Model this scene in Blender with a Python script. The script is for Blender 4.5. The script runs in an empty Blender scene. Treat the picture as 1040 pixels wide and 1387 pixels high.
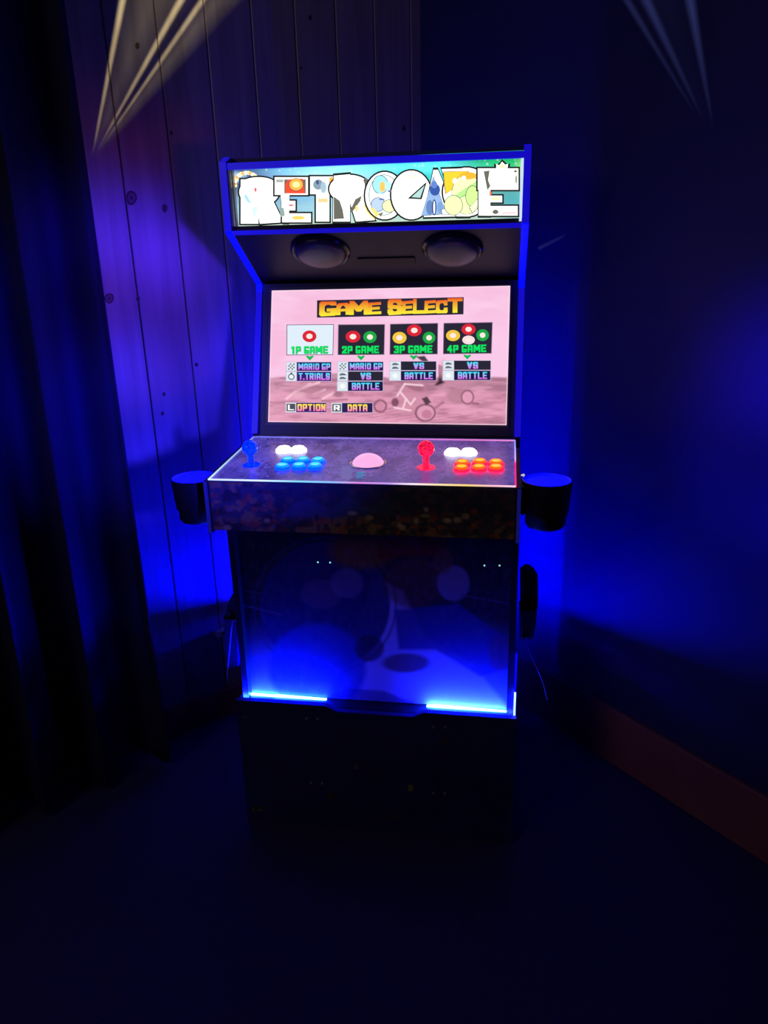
import bpy, bmesh, math, random
import numpy as np
from mathutils import Vector, Matrix

# ------------------------------------------------------------------ camera
F, CX, CY = 1042.0, 520.0, 693.5
def nrm(v): return v/np.linalg.norm(v)
_D = nrm(np.array([75., 2947., F]))                     # world down, in camera axes (x right, y down, z forward)
_x = 690-CX; _y = -(_x*_D[0]+F*_D[2])/_D[1]
_Y = nrm(np.array([_x, _y, F])); _X = nrm(np.cross(_D, _Y))
R = np.array([_X, _Y, -_D])
CAM = np.array([.28, -1.50, 1.36])
camd = bpy.data.cameras.new('camera'); cam = bpy.data.objects.new('camera', camd)
bpy.context.scene.collection.objects.link(cam)
camd.sensor_fit = 'VERTICAL'; camd.sensor_height = 36; camd.lens = F*36/1387; camd.clip_start = .02
m = Matrix(((R[0][0], -R[0][1], -R[0][2], CAM[0]), (R[1][0], -R[1][1], -R[1][2], CAM[1]),
            (R[2][0], -R[2][1], -R[2][2], CAM[2]), (0, 0, 0, 1)))
cam.matrix_world = m
bpy.context.scene.camera = cam
C = bpy.context.scene.collection

# ------------------------------------------------------------------ world, exposure, room lights
vs = bpy.context.scene.view_settings
vs.view_transform = 'Standard'; vs.look = 'None'; vs.gamma = 1; vs.use_curve_mapping = False; vs.exposure = 0
w = bpy.data.worlds.new('night'); bpy.context.scene.world = w; w.use_nodes = True
w.node_tree.nodes['Background'].inputs[0].default_value = (.14, .10, .8, 1)
w.node_tree.nodes['Background'].inputs[1].default_value = .008

def ray(px, py): return R @ np.array([px-CX, py-CY, F])
K = np.array([.0187, .949, 0.]); DL = -np.array([.7273, .6863, 0.]); DR = np.array([.6863, -.7273, 0.])
NL = np.array([.6863, -.7273, 0.]); NR = np.array([-.7273, -.6863, 0.])      # inward normals
def on_plane(px, py, p0, n):
    r = ray(px, py); return CAM + r*(((np.array(p0)-CAM)@n)/(r@n))
def onY(px, py, Y): return on_plane(px, py, (0, Y, 0), np.array([0, 1., 0]))
def onLeft(px, py, off=0): return on_plane(px, py, K+NL*off, NL)
def onRight(px, py, off=0): return on_plane(px, py, K+NR*off, NR)

def gobo_lamp(name, loc, aim, segs, color, energy, haze):
    """a star projector: beams of light shaped by a pattern in front of the bulb"""
    l = bpy.data.lights.new(name, 'SPOT'); l.spot_size = math.radians(75); l.spot_blend = .3
    l.energy = energy; l.shadow_soft_size = .002; l.color = color
    o = bpy.data.objects.new(name, l); C.objects.link(o)
    loc = Vector(loc); q = (Vector(aim)-loc).to_track_quat('-Z', 'Y'); o.location = loc
    o.rotation_euler = q.to_euler(); inv = q.inverted()
    l.use_nodes = True; nt = l.node_tree; N = nt.nodes; L = nt.links
    em = N['Emission']; tc = N.new('ShaderNodeTexCoord')
    sp = N.new('ShaderNodeSeparateXYZ'); L.new(tc.outputs['Normal'], sp.inputs[0])
    def M(op, a, b=None, c=None):
        n = N.new('ShaderNodeMath'); n.operation = op
        for i, v in enumerate((a, b, c)):
            if v is None: continue
            if isinstance(v, (int, float)): n.inputs[i].default_value = v
            else: L.new(v, n.inputs[i])
        return n.outputs[0]
    az = M('ABSOLUTE', sp.outputs[2])
    u = M('DIVIDE', sp.outputs[0], az); v = M('DIVIDE', sp.outputs[1], az)
    tot = None
    for (A, B, w0, w1, s0, s1) in segs:                 # narrow/dim end A, wide/bright end B
        a = inv @ (Vector(A)-loc); b = inv @ (Vector(B)-loc)
        a = (a.x/-a.z, a.y/-a.z); b = (b.x/-b.z, b.y/-b.z)
        dx, dy = b[0]-a[0], b[1]-a[1]; ln = math.hypot(dx, dy); dx /= ln; dy /= ln
        uu = M('SUBTRACT', u, a[0]); vv = M('SUBTRACT', v, a[1])
        t = M('DIVIDE', M('ADD', M('MULTIPLY', uu, dx), M('MULTIPLY', vv, dy)), ln)
        d = M('ABSOLUTE', M('SUBTRACT', M('MULTIPLY', uu, dy), M('MULTIPLY', vv, dx)))
        wd = M('MULTIPLY_ADD', t, (w1-w0), w0)
        prof = M('MAXIMUM', M('SUBTRACT', 1, M('DIVIDE', d, M('MAXIMUM', wd, .0005))), 0)
        st = M('MULTIPLY_ADD', t, (s1-s0), s0)
        inside = M('MULTIPLY', M('MINIMUM', M('MAXIMUM', M('MULTIPLY', t, 6), 0), 1),
                   M('MINIMUM', M('MAXIMUM', M('MULTIPLY', M('SUBTRACT', 1.25, t), 6), 0), 1))
        val = M('MULTIPLY', M('MULTIPLY', prof, inside), st)
        tot = val if tot is None else M('ADD', tot, val)
    L.new(M('ADD', tot, haze), em.inputs['Strength'])
    return o
LP1 = (.15, -1.0, 2.45)
gobo_lamp('star_projector_lamp', LP1, onLeft(200, 60), [
    (onLeft(125, 212), onLeft(168, -10), .0012, .0055, .5, 2.2),
    (onLeft(130, 207), onLeft(256, -20), .0010, .0055, .4, 2.4),
    (onLeft(132, 207), onLeft(288, -20), .0010, .0045, .3, 1.9),
    (onLeft(128, 205), onLeft(212, -20), .002, .045, .08, .30),
    (onLeft(135, 205), onLeft(310, -20), .003, .022, .10, .35)], (1, .96, .52), 62, 0.006)
gobo_lamp('star_projector_lamp_side', LP1, onRight(880, 80), [
    (onRight(948, 165), onRight(840, -15), .0012, .005, .1, .9),
    (onRight(955, 168), onRight(868, -15), .0012, .007, .1, 1.2),
    (onRight(967, 180), onRight(932, -15), .0012, .008, .1, 1.3),
    (onRight(960, 175), onRight(895, -15), .002, .035, .02, .12),
    (onRight(768, 317), onRight(717, 343), .0015, .0035, .9, 1.6)], (.8, .9, 1), 45, 0.002)
def nebula_lamp(name, loc, aim, deg, color, energy, scale, blend=.8, seed=0):
    """coloured cloud light of the projector; the right-wall one is an added fill"""
    l = bpy.data.lights.new(name, 'SPOT'); l.spot_size = math.radians(deg); l.spot_blend = blend
    l.energy = energy; l.shadow_soft_size = .085; l.color = color
    o = bpy.data.objects.new(name, l); C.objects.link(o); o.location = loc
    o.rotation_euler = (Vector(aim)-Vector(loc)).to_track_quat('-Z', 'Y').to_euler()
    l.use_nodes = True; nt = l.node_tree; tc = nt.nodes.new('ShaderNodeTexCoord'); n = nt.nodes.new('ShaderNodeTexNoise')
    mp = nt.nodes.new('ShaderNodeMapping'); mp.inputs['Location'].default_value = (seed, seed*.7, 0)
    n.inputs['Scale'].default_value = scale; n.inputs['Detail'].default_value = 1.5
    r = nt.nodes.new('ShaderNodeMapRange'); r.inputs[1].default_value = .35; r.inputs[2].default_value = .65; r.inputs[3].default_value = .25; r.inputs[4].default_value = 1.3
    nt.links.new(tc.outputs['Normal'], mp.inputs[0]); nt.links.new(mp.outputs[0], n.inputs['Vector']); nt.links.new(n.outputs[0], r.inputs[0]); nt.links.new(r.outputs[0], nt.nodes['Emission'].inputs['Strength'])
    return o
NLP = (.74, -1.18, 1.17)
nebula_lamp('nebula_lamp_blue', NLP, onLeft(168, 480), 26, (.02, .014, 1), 250, 9)
nebula_lamp('nebula_lamp_magenta', NLP, onLeft(170, 360), 24, (.75, .06, .35), 11, 14, 1, 3)
nebula_lamp('added_fill_right_wall', (-.5, -1.3, 1.25), onRight(1085, 575), 19, (.02, .005, 1), 170, 6, 1)  # blue fill added to brighten the right wall, not part of the projector

def area(name, loc, aim, size, color, energy):
    l = bpy.data.lights.new(name, 'AREA'); l.size = size; l.color = color; l.energy = energy
    o = bpy.data.objects.new(name, l); C.objects.link(o); o.location = loc
    o.rotation_euler = (Vector(aim)-Vector(loc)).to_track_quat('-Z', 'Y').to_euler(); return o
area('dim_room_lamp', (-1.6, -2.6, 2.2), (0, .3, .6), .8, (1, .78, .70), 3.2)

# ------------------------------------------------------------------ helpers
rnd = random.Random(4)
def lin(c):
    c = np.asarray(c, float)/255.; return np.where(c <= .04045, c/12.92, ((c+.055)/1.055)**2.4)
def L3(*c): return tuple(float(x) for x in lin(c))

def mat(name, color, rough=.5, metal=0, spec=.5, noise=0, scale=20, bump=0, emit=None, es=0, trans=0, coat=0):
    ma = bpy.data.materials.new(name); ma.use_nodes = True; nt = ma.node_tree; b = nt.nodes['Principled BSDF']
    b.inputs['Base Color'].default_value = (*color, 1); b.inputs['Roughness'].default_value = rough
    b.inputs['Metallic'].default_value = metal; b.inputs['Specular IOR Level'].default_value = spec
    b.inputs['Transmission Weight'].default_value = trans; b.inputs['Coat Weight'].default_value = coat
    if emit: b.inputs['Emission Color'].default_value = (*emit, 1); b.inputs['Emission Strength'].default_value = es
    tc = nt.nodes.new('ShaderNodeTexCoord'); n = nt.nodes.new('ShaderNodeTexNoise'); n.inputs['Scale'].default_value = scale
    n.inputs['Detail'].default_value = 5; nt.links.new(tc.outputs['Object'], n.inputs['Vector'])
    if noise:
        r = nt.nodes.new('ShaderNodeMapRange'); r.inputs[3].default_value = 1-noise; r.inputs[4].default_value = 1+noise
        nt.links.new(n.outputs[0], r.inputs[0])
        x = nt.nodes.new('ShaderNodeVectorMath'); x.operation = 'SCALE'; x.inputs[0].default_value = color
        nt.links.new(r.outputs[0], x.inputs['Scale']); nt.links.new(x.outputs[0], b.inputs['Base Color'])
    if bump:
        bp = nt.nodes.new('ShaderNodeBump'); bp.inputs['Strength'].default_value = bump; bp.inputs['Distance'].default_value = .002
        nt.links.new(n.outputs[0], bp.inputs['Height']); nt.links.new(bp.outputs[0], b.inputs['Normal'])
    return ma
def print_mat(name, emit=0., rough=.3, base=1.0, spec=.5):
    """flat print or backlit picture whose colours are stored on the mesh"""
    ma = bpy.data.materials.new(name); ma.use_nodes = True; nt = ma.node_tree; b = nt.nodes['Principled BSDF']
    at = nt.nodes.new('ShaderNodeAttribute'); at.attribute_name = 'Col'
    x = nt.nodes.new('ShaderNodeVectorMath'); x.operation = 'SCALE'; x.inputs['Scale'].default_value = base
    nt.links.new(at.outputs['Color'], x.inputs[0]); nt.links.new(x.outputs[0], b.inputs['Base Color'])
    b.inputs['Roughness'].default_value = rough; b.inputs['Specular IOR Level'].default_value = spec
    if emit:
        nt.links.new(at.outputs['Color'], b.inputs['Emission Color']); b.inputs['Emission Strength'].default_value = emit
    return ma

def thing(name, label, cat, loc=(0, 0, 0), group=None):
    o = bpy.data.objects.new(name, None); C.objects.link(o); o.location = loc; o.empty_display_size = .05
    o['label'] = label; o['category'] = cat
    if group: o['group'] = group
    return o
def finish(name, me, m, parent=None, smooth=False):
    o = bpy.data.objects.new(name, me); C.objects.link(o)
    if m: me.materials.append(m)
    if smooth:
        for p in me.polygons: p.use_smooth = True
        try: me.set_sharp_from_angle(angle=math.radians(40))
        except Exception: pass
    if parent is not None:
        o.parent = parent
        q = parent; t = Vector((0, 0, 0))
        while q is not None: t += q.location; q = q.parent
        o.location = -t
    return o
def obj(name, bm, m, parent=None, smooth=False):
    me = bpy.data.meshes.new(name); bmesh.ops.recalc_face_normals(bm, faces=bm.faces); bm.to_mesh(me); bm.free()
    return finish(name, me, m, parent, smooth)
def box(bm, x0, x1, y0, y1, z0, z1, bev=0.):
    t = bmesh.new(); bmesh.ops.create_cube(t, size=1)
    bmesh.ops.transform(t, matrix=Matrix.Translation(((x0+x1)/2, (y0+y1)/2, (z0+z1)/2)) @ Matrix.Diagonal((x1-x0, y1-y0, z1-z0, 1)), verts=t.verts)
    if bev: bmesh.ops.bevel(t, geom=t.edges[:], offset=bev, segments=2, affect='EDGES')
    merge(bm, t); return bm
def merge(bm, t):
    me = bpy.data.meshes.new('tmp'); t.to_mesh(me); t.free(); bm.from_mesh(me); bpy.data.meshes.remove(me)
def prism(bm, pts, axis, a, b, bev=0.):
    """pts 2-D outline extruded along axis from a to b"""
    t = bmesh.new()
    def P(p, s): return {'x': (s, p[0], p[1]), 'y': (p[0], s, p[1]), 'z': (p[0], p[1], s)}[axis]
    v0 = [t.verts.new(P(p, a)) for p in pts]; v1 = [t.verts.new(P(p, b)) for p in pts]
    t.faces.new(v0); t.faces.new(v1[::-1]); n = len(pts)
    for i in range(n): t.faces.new((v0[i], v0[(i+1) % n], v1[(i+1) % n], v1[i]))
    if bev: bmesh.ops.bevel(t, geom=t.edges[:], offset=bev, segments=2, affect='EDGES')
    merge(bm, t); return bm
def lathe(bm, prof, M=None, seg=32):
    """prof [(r,z)] round the z axis"""
    t = bmesh.new(); rings = []
    for r, z in prof:
        if r < 1e-6: rings.append([t.verts.new((0, 0, z))]); continue
        rings.append([t.verts.new((r*math.cos(2*math.pi*i/seg), r*math.sin(2*math.pi*i/seg), z)) for i in range(seg)])
    for A, B in zip(rings, rings[1:]):
        for i in range(seg):
            j = (i+1) % seg
            if len(A) == 1 and len(B) == 1: continue
            if len(A) == 1: t.faces.new((A[0], B[i], B[j]))
            elif len(B) == 1: t.faces.new((A[i], A[j], B[0]))
            else: t.faces.new((A[i], A[j], B[j], B[i]))
    if M is not None: bmesh.ops.transform(t, matrix=M, verts=t.verts)
    merge(bm, t); return bm
def tube(bm, pts, r, seg=10):
    t = bmesh.new(); pts = [Vector(p) for p in pts]; rings = []
    for i, p in enumerate(pts):
        d = (pts[min(i+1, len(pts)-1)]-pts[max(i-1, 0)]).normalized()
        a = d.cross(Vector((.13, 1, .07))).normalized(); b = d.cross(a)
        rings.append([t.verts.new(p+a*r*math.cos(2*math.pi*k/seg)+b*r*math.sin(2*math.pi*k/seg)) for k in range(seg)])
    for A, B in zip(rings, rings[1:]):
        for k in range(seg): t.faces.new((A[k], A[(k+1) % seg], B[(k+1) % seg], B[k]))
    t.faces.new(rings[0]); t.faces.new(rings[-1][::-1]); merge(bm, t); return bm
def spline(pts, n=8):
    P = [Vector(p) for p in pts]; out = []
    for i in range(len(P)-1):
        a, b, c, d = P[max(i-1, 0)], P[i], P[i+1], P[min(i+2, len(P)-1)]
        for k in range(n):
            t = k/n; out.append(.5*((2*b)+(c-a)*t+(2*a-5*b+4*c-d)*t*t+(3*b-a-3*c+d)*t**3))
    out.append(P[-1]); return out

# ---- flat pictures on a plane
class Plane:
    def __init__(s, p0, n): s.p0 = np.array(p0, float); s.n = nrm(np.array(n, float))
    def at(s, px, py, off=0): return on_plane(px, py, s.p0+s.n*off, s.n)
def vnoise(x, y, seed=0):
    xi = np.floor(x).astype(int); yi = np.floor(y).astype(int); fx = x-xi; fy = y-yi
    fx = fx*fx*(3-2*fx); fy = fy*fy*(3-2*fy)
    def h(a, b):
        q = np.sin(a*127.1+b*311.7+seed*74.7)*43758.5453; return q-np.floor(q)
    return (h(xi, yi)*(1-fx)+h(xi+1, yi)*fx)*(1-fy)+(h(xi, yi+1)*(1-fx)+h(xi+1, yi+1)*fx)*fy
def fbm(x, y, seed=0, o=4):
    s = 0; a = .5
    for k in range(o): s = s+a*vnoise(x*2**k, y*2**k, seed+k); a /= 2
    return s/(1-.5**o)
class Paint:
    """the print of a flat panel, kept as colours on a fine grid"""
    def __init__(s, quad, nx, ny):
        u, v = np.meshgrid(np.linspace(0, 1, nx), np.linspace(0, 1, ny)); q = [np.array(p, float) for p in quad]  # TL TR BR BL
        s.nx, s.ny = nx, ny; uu, vv = u[..., None], v[..., None]
        P = q[0]*(1-uu)*(1-vv)+q[1]*uu*(1-vv)+q[2]*uu*vv+q[3]*(1-uu)*vv
        s.x, s.y, s.u, s.v = P[..., 0], P[..., 1], u, v; s.c = np.zeros((ny, nx, 3))
    def mix(s, m, col):
        m = np.clip(m, 0, 1)[..., None]; col = lin(col) if not isinstance(col, np.ndarray) else col
        s.c = s.c*(1-m)+col*m
    def ell(s, cx, cy, rx, ry, col, soft=1., a=1., rot=0):
        c, n = math.cos(rot), math.sin(rot); X = (s.x-cx)*c+(s.y-cy)*n; Y = -(s.x-cx)*n+(s.y-cy)*c
        d = (1-np.sqrt((X/rx)**2+(Y/ry)**2))*min(rx, ry)
        s.mix(np.clip(d/soft+.5, 0, 1)*a, col)
    def ring(s, cx, cy, rx, ry, wd, col, a=1.):
        d = np.abs(1-np.sqrt(((s.x-cx)/rx)**2+((s.y-cy)/ry)**2))*min(rx, ry); s.mix((1-np.clip(d/wd, 0, 1))*a, col)
    def line(s, p, q, wd, col, a=1.):
        p, q = np.array(p, float), np.array(q, float); d = q-p; L = d@d
        t = np.clip(((s.x-p[0])*d[0]+(s.y-p[1])*d[1])/L, 0, 1)
        D = np.hypot(s.x-p[0]-t*d[0], s.y-p[1]-t*d[1]); s.mix(np.clip((wd-D)/max(wd*.6, .6)+.3, 0, 1)*a, col)
    def poly(s, pts, col, a=1., soft=1.):
        ins = np.zeros(s.x.shape, bool); D = np.full(s.x.shape, 1e9); n = len(pts)
        for i in range(n):
            x1, y1 = pts[i]; x2, y2 = pts[(i+1) % n]
            c = ((y1 > s.y) != (y2 > s.y)); xs = (x2-x1)*(s.y-y1)/((y2-y1) or 1e-9)+x1; ins ^= c & (s.x < xs)
            dx, dy = x2-x1, y2-y1; t = np.clip(((s.x-x1)*dx+(s.y-y1)*dy)/(dx*dx+dy*dy+1e-9), 0, 1)
            D = np.minimum(D, np.hypot(s.x-x1-t*dx, s.y-y1-t*dy))
        s.mix(np.clip(np.where(ins, D, -D)/soft+.5, 0, 1)*a, col)
    def build(s, name, fn, m, parent):
        """fn(px,py)->xyz"""
        V = [tuple(fn(a, b)) for a, b in zip(s.x.ravel(), s.y.ravel())]; nx = s.nx
        Fs = [(j*nx+i, (j+1)*nx+i, (j+1)*nx+i+1, j*nx+i+1) for j in range(s.ny-1) for i in range(nx-1)]
        me = bpy.data.meshes.new(name); me.from_pydata(V, [], Fs)
        at = me.color_attributes.new('Col', 'FLOAT_COLOR', 'POINT')
        at.data.foreach_set('color', np.concatenate([s.c.reshape(-1, 3), np.ones((len(V), 1))], 1).ravel())
        return finish(name, me, m, parent)
GL = {'A': [[(0, 1), (0, .22), (.2, 0), (.8, 0), (1, .22), (1, 1)], [(0, .62), (1, .62)]],
 'B': [[(0, 0), (.85, 0), (1, .15), (1, .38), (.85, .48), (0, .48)], [(.85, .48), (1, .62), (1, .85), (.85, 1), (0, 1), (0, 0)]],
 'C': [[(1, .25), (1, .1), (.85, 0), (.15, 0), (0, .15), (0, .85), (.15, 1), (.85, 1), (1, .9), (1, .75)]],
 'D': [[(0, 0), (.75, 0), (1, .2), (1, .8), (.75, 1), (0, 1), (0, 0)]], 'E': [[(1, 0), (0, 0), (0, 1), (1, 1)], [(0, .5), (.85, .5)]],
 'F': [[(1, 0), (0, 0), (0, 1)], [(0, .5), (.85, .5)]],
 'G': [[(1, .08), (.85, 0), (.15, 0), (0, .15), (0, .85), (.15, 1), (.85, 1), (1, .88), (1, .62), (.62, .62)]], 'I': [[(.5, 0), (.5, 1)]],
 'L': [[(0, 0), (0, 1), (1, 1)]], 'M': [[(0, 1), (0, 0), (.5, .7), (1, 0), (1, 1)]], 'N': [[(0, 1), (0, 0), (1, 1), (1, 0)]],
 'O': [[(.15, 0), (.85, 0), (1, .15), (1, .85), (.85, 1), (.15, 1), (0, .85), (0, .15), (.15, 0)]], 'P': [[(0, 1), (0, 0), (.85, 0), (1, .15), (1, .45), (.85, .58), (0, .58)]],
 'R': [[(0, 1), (0, 0), (.85, 0), (1, .15), (1, .4), (.85, .54), (0, .54)], [(.6, .54), (1, 1)]],
 'S': [[(1, .2), (.85, 0), (.15, 0), (0, .15), (0, .38), (.15, .48), (.85, .52), (1, .64), (1, .85), (.85, 1), (.15, 1), (0, .8)]],
 'T': [[(0, 0), (1, 0)], [(.5, 0), (.5, 1)]], 'V': [[(0, 0), (.5, 1), (1, 0)]], '.': [[(.5, .97), (.5, 1)]],
 '1': [[(.2, .15), (.6, 0), (.6, 1)]], '2': [[(0, .2), (.15, 0), (.85, 0), (1, .15), (1, .4), (0, 1), (1, 1)]], '3': [[(0, .1), (.15, 0), (.85, 0), (1, .15), (1, .4), (.85, .5), (.4, .5)], [(.85, .5), (1, .6), (1, .85), (.85, 1), (.15, 1), (0, .9)]],
 '4': [[(.75, 1), (.75, 0), (0, .68), (1, .68)]]}
GW = {'I': .45, '.': .3, ' ': .35, 'M': 1.3, '1': .8}
def hull(p):
    p = sorted(set(p))
    def half(q):
        o = []
        for c in q:
            while len(o) > 1 and (o[-1][0]-o[-2][0])*(c[1]-o[-2][1])-(o[-1][1]-o[-2][1])*(c[0]-o[-2][0]) <= 0: o.pop()
            o.append(c)
        return o[:-1]
    return half(p)+half(p[::-1])
class Flat:
    """thin flat pieces (letters, tiles) collected into one mesh with colours"""
    def __init__(s, fn): s.fn, s.V, s.F, s.c = fn, [], [], []
    def poly(s, pts, col, off, col2=None):
        b = len(s.V); ys = [p[1] for p in pts]; y0, y1 = min(ys), max(ys)
        for p in pts:
            s.V.append(tuple(s.fn(p[0], p[1], off))); t = (p[1]-y0)/max(y1-y0, 1e-6)
            s.c.append(lin(col) if col2 is None else lin(col)*(1-t)+lin(col2)*t)
        s.F.append(tuple(range(b, b+len(pts)))[::-1]); return s
    def rect(s, x0, y0, x1, y1, col, off, sl=0., col2=None):
        return s.poly([(x0, y0+sl*(x0)), (x1, y0+sl*(x1)), (x1, y1+sl*(x1)), (x0, y1+sl*(x0))] if sl else [(x0, y0), (x1, y0), (x1, y1), (x0, y1)], col, off, col2)
    def quad(s, q, col, off, col2=None): return s.poly(q, col, off, col2)
    def disc(s, cx, cy, rx, ry, col, off, n=28, col2=None):
        return s.poly([(cx+rx*math.cos(2*math.pi*i/n), cy+ry*math.sin(2*math.pi*i/n)) for i in range(n)], col, off, col2)
    def text(s, txt, quad, col, col2, off, bold=.03, shear=0., space=1., hx=.155, hy=.095, gap=.14):
        """fat block capitals filling the quad"""
        ws = [GW.get(c, 1.) for c in txt]; tot = sum(ws)+gap*(len(txt)-1); q = [np.array(p, float) for p in quad]; x = 0.
        for ch, w_ in zip(txt, ws):
            for st in GL.get(ch, []):
                hxx = hx/ w_ if ch != 'I' else .34
                P2 = [(hxx+a*(1-2*hxx), hy+b*(1-2*hy)) for a, b in st]
                for A_, B_ in zip(P2, P2[1:]):
                    h = hull([(c[0]+i*hxx, c[1]+j*hy) for c in (A_, B_) for i in (-1, 1) for j in (-1, 1)]); b = len(s.V)
                    for (u, t) in h:
                        U = (x+u*w_)/tot; p = q[0]*(1-U)*(1-t)+q[1]*U*(1-t)+q[2]*U*t+q[3]*(1-U)*t
                        s.V.append(tuple(s.fn(p[0]+shear*(.5-t), p[1], off))); s.c.append(lin(col)*(1-t)+lin(col2)*t)
                    s.F.append(tuple(range(b, b+len(h)))[::-1])
            x += w_+gap
        return s
    def build(s, name, m, parent):
        me = bpy.data.meshes.new(name); me.from_pydata(s.V, [], s.F)
        at = me.color_attributes.new('Col', 'FLOAT_COLOR', 'POINT')
        for i, c in enumerate(s.c): at.data[i].color = (*[float(k) for k in c], 1)
        return finish(name, me, m, parent)

# ------------------------------------------------------------------ materials
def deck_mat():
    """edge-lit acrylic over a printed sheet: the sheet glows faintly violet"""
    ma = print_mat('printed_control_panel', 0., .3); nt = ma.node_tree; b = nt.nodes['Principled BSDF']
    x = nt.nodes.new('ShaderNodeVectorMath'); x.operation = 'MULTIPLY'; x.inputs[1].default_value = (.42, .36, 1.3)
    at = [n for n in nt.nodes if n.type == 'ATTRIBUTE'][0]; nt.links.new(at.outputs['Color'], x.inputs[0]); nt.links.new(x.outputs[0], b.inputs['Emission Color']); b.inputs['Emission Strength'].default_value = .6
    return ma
M = {}
M['black'] = mat('black_laminate', (.012, .012, .016), .45, noise=.2, scale=60)
M['black_gloss'] = mat('black_gloss', (.012, .012, .018), .18)
M['riser_print'] = mat('riser_front_print', (.03, .03, .2), .45, noise=.3, scale=9)
M['wood_side'] = mat('cabinet_side_board', (.03, .03, .05), .5, noise=.2)
M['speaker'] = mat('speaker_mesh', (.035, .035, .08), .33, noise=.3, scale=400, bump=.3, metal=.3)
M['bezel'] = mat('screen_bezel', (.035, .045, .12), .35)
M['molding'] = mat('blue_glow_molding', (.02, .02, .3), .3, emit=(.012, .006, 1), es=.5)
M['molding_bright'] = mat('blue_glow_molding_bright', (.02, .02, .3), .3, emit=(.0, .001, 1), es=3)
M['molding_dim'] = mat('blue_edge_plastic', (.02, .02, .12), .3)
M['led'] = mat('blue_led_strip', (.5, .5, .5), .4, emit=(.002, .007, 1), es=520)
M['led_core'] = mat('blue_led_strip_core', (.5, .5, .5), .4, emit=(.009, .055, 1), es=260)
M['led_tube'] = mat('blue_white_led_tube', (.5, .5, .5), .4, emit=(.035, .06, 1), es=22)
M['molding_faint'] = mat('blue_edge_faint', (.02, .02, .2), .3, emit=(.05, .05, 1), es=.10)
M['led_side'] = mat('blue_led_strip_side', (.5, .5, .5), .4, emit=(.0, .0002, 1), es=2200)
M['led_side_weak'] = mat('blue_led_strip_side_weak', (.5, .5, .5), .4, emit=(.0, .0002, 1), es=750)
M['led_rear'] = mat('blue_led_strip_rear', (.5, .5, .5), .4, emit=(.0003, .0003, 1), es=62)
M['led_rear_low'] = mat('blue_led_strip_low', (.5, .5, .5), .4, emit=(.0003, .0003, 1), es=300)
M['led_soft'] = mat('blue_led_tube', (.1, .1, .5), .4, emit=(.0, .0, 1), es=1.2)
M['chrome'] = mat('chrome', (.7, .7, .75), .15, metal=1)
M['rubber'] = mat('black_rubber', (.01, .01, .012), .7)
M['cup'] = mat('cup_black', (.012, .012, .016), .5)
M['cup_light'] = mat('cup_glow', (.1, .1, .3), .5, emit=(.0, .0002, 1), es=9)
M['marquee_glass'] = mat('marquee_frame_grey', (.25, .27, .28), .3, metal=.4)
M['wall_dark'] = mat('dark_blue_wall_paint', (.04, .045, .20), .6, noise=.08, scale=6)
M['floor'] = mat('dark_carpet', (.05, .045, .17), .95, noise=.4, scale=300, bump=.6)
M['curtain'] = mat('dark_curtain_cloth', (.012, .012, .08), .9, noise=.15, scale=200)
M['screen'] = print_mat('screen_picture', 1., .15, 0.02)
M['marquee'] = print_mat('backlit_marquee_print', 1.15, .2, .3)
M['print'] = print_mat('printed_panel', 0, .4, 1.0, .2)
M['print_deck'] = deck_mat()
M['white_plastic'] = mat('white_plastic', (.7, .7, .7), .4)
def lamp_mat(n, c, e, es): return mat(n, c, .15, emit=e, es=es)
M['btn_white'] = lamp_mat('lit_white_button', (.8, .8, .8), (1, 1, 1), 3)
M['btn_blue'] = lamp_mat('lit_blue_button', (.02, .3, .8), (.0, .30, .9), 1.1)
M['btn_blue_rim'] = lamp_mat('lit_blue_rim', (.02, .1, .8), (.0, .035, 1), 3)
M['btn_blue_hi'] = lamp_mat('lit_blue_plunger', (.05, .5, .9), (.02, .62, 1), 1.3)
M['btn_red'] = lamp_mat('lit_orange_button', (.8, .1, .0), (1, .12, .0), 1.2)
M['btn_red_rim'] = lamp_mat('lit_red_rim', (.8, .02, .02), (1, .004, .02), 4)
M['btn_red_hi'] = lamp_mat('lit_orange_plunger', (.9, .3, .0), (1, .42, .0), 1.4)
M['ball_blue'] = lamp_mat('lit_blue_ball', (.02, .05, .8), (.0, .02, .85), .65)
M['ball_red'] = lamp_mat('lit_red_ball', (.8, .02, .1), (.95, .015, .09), .8)
M['trackball'] = lamp_mat('lit_pink_trackball', (.8, .4, .6), (1, .45, .75), 1.)

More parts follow.
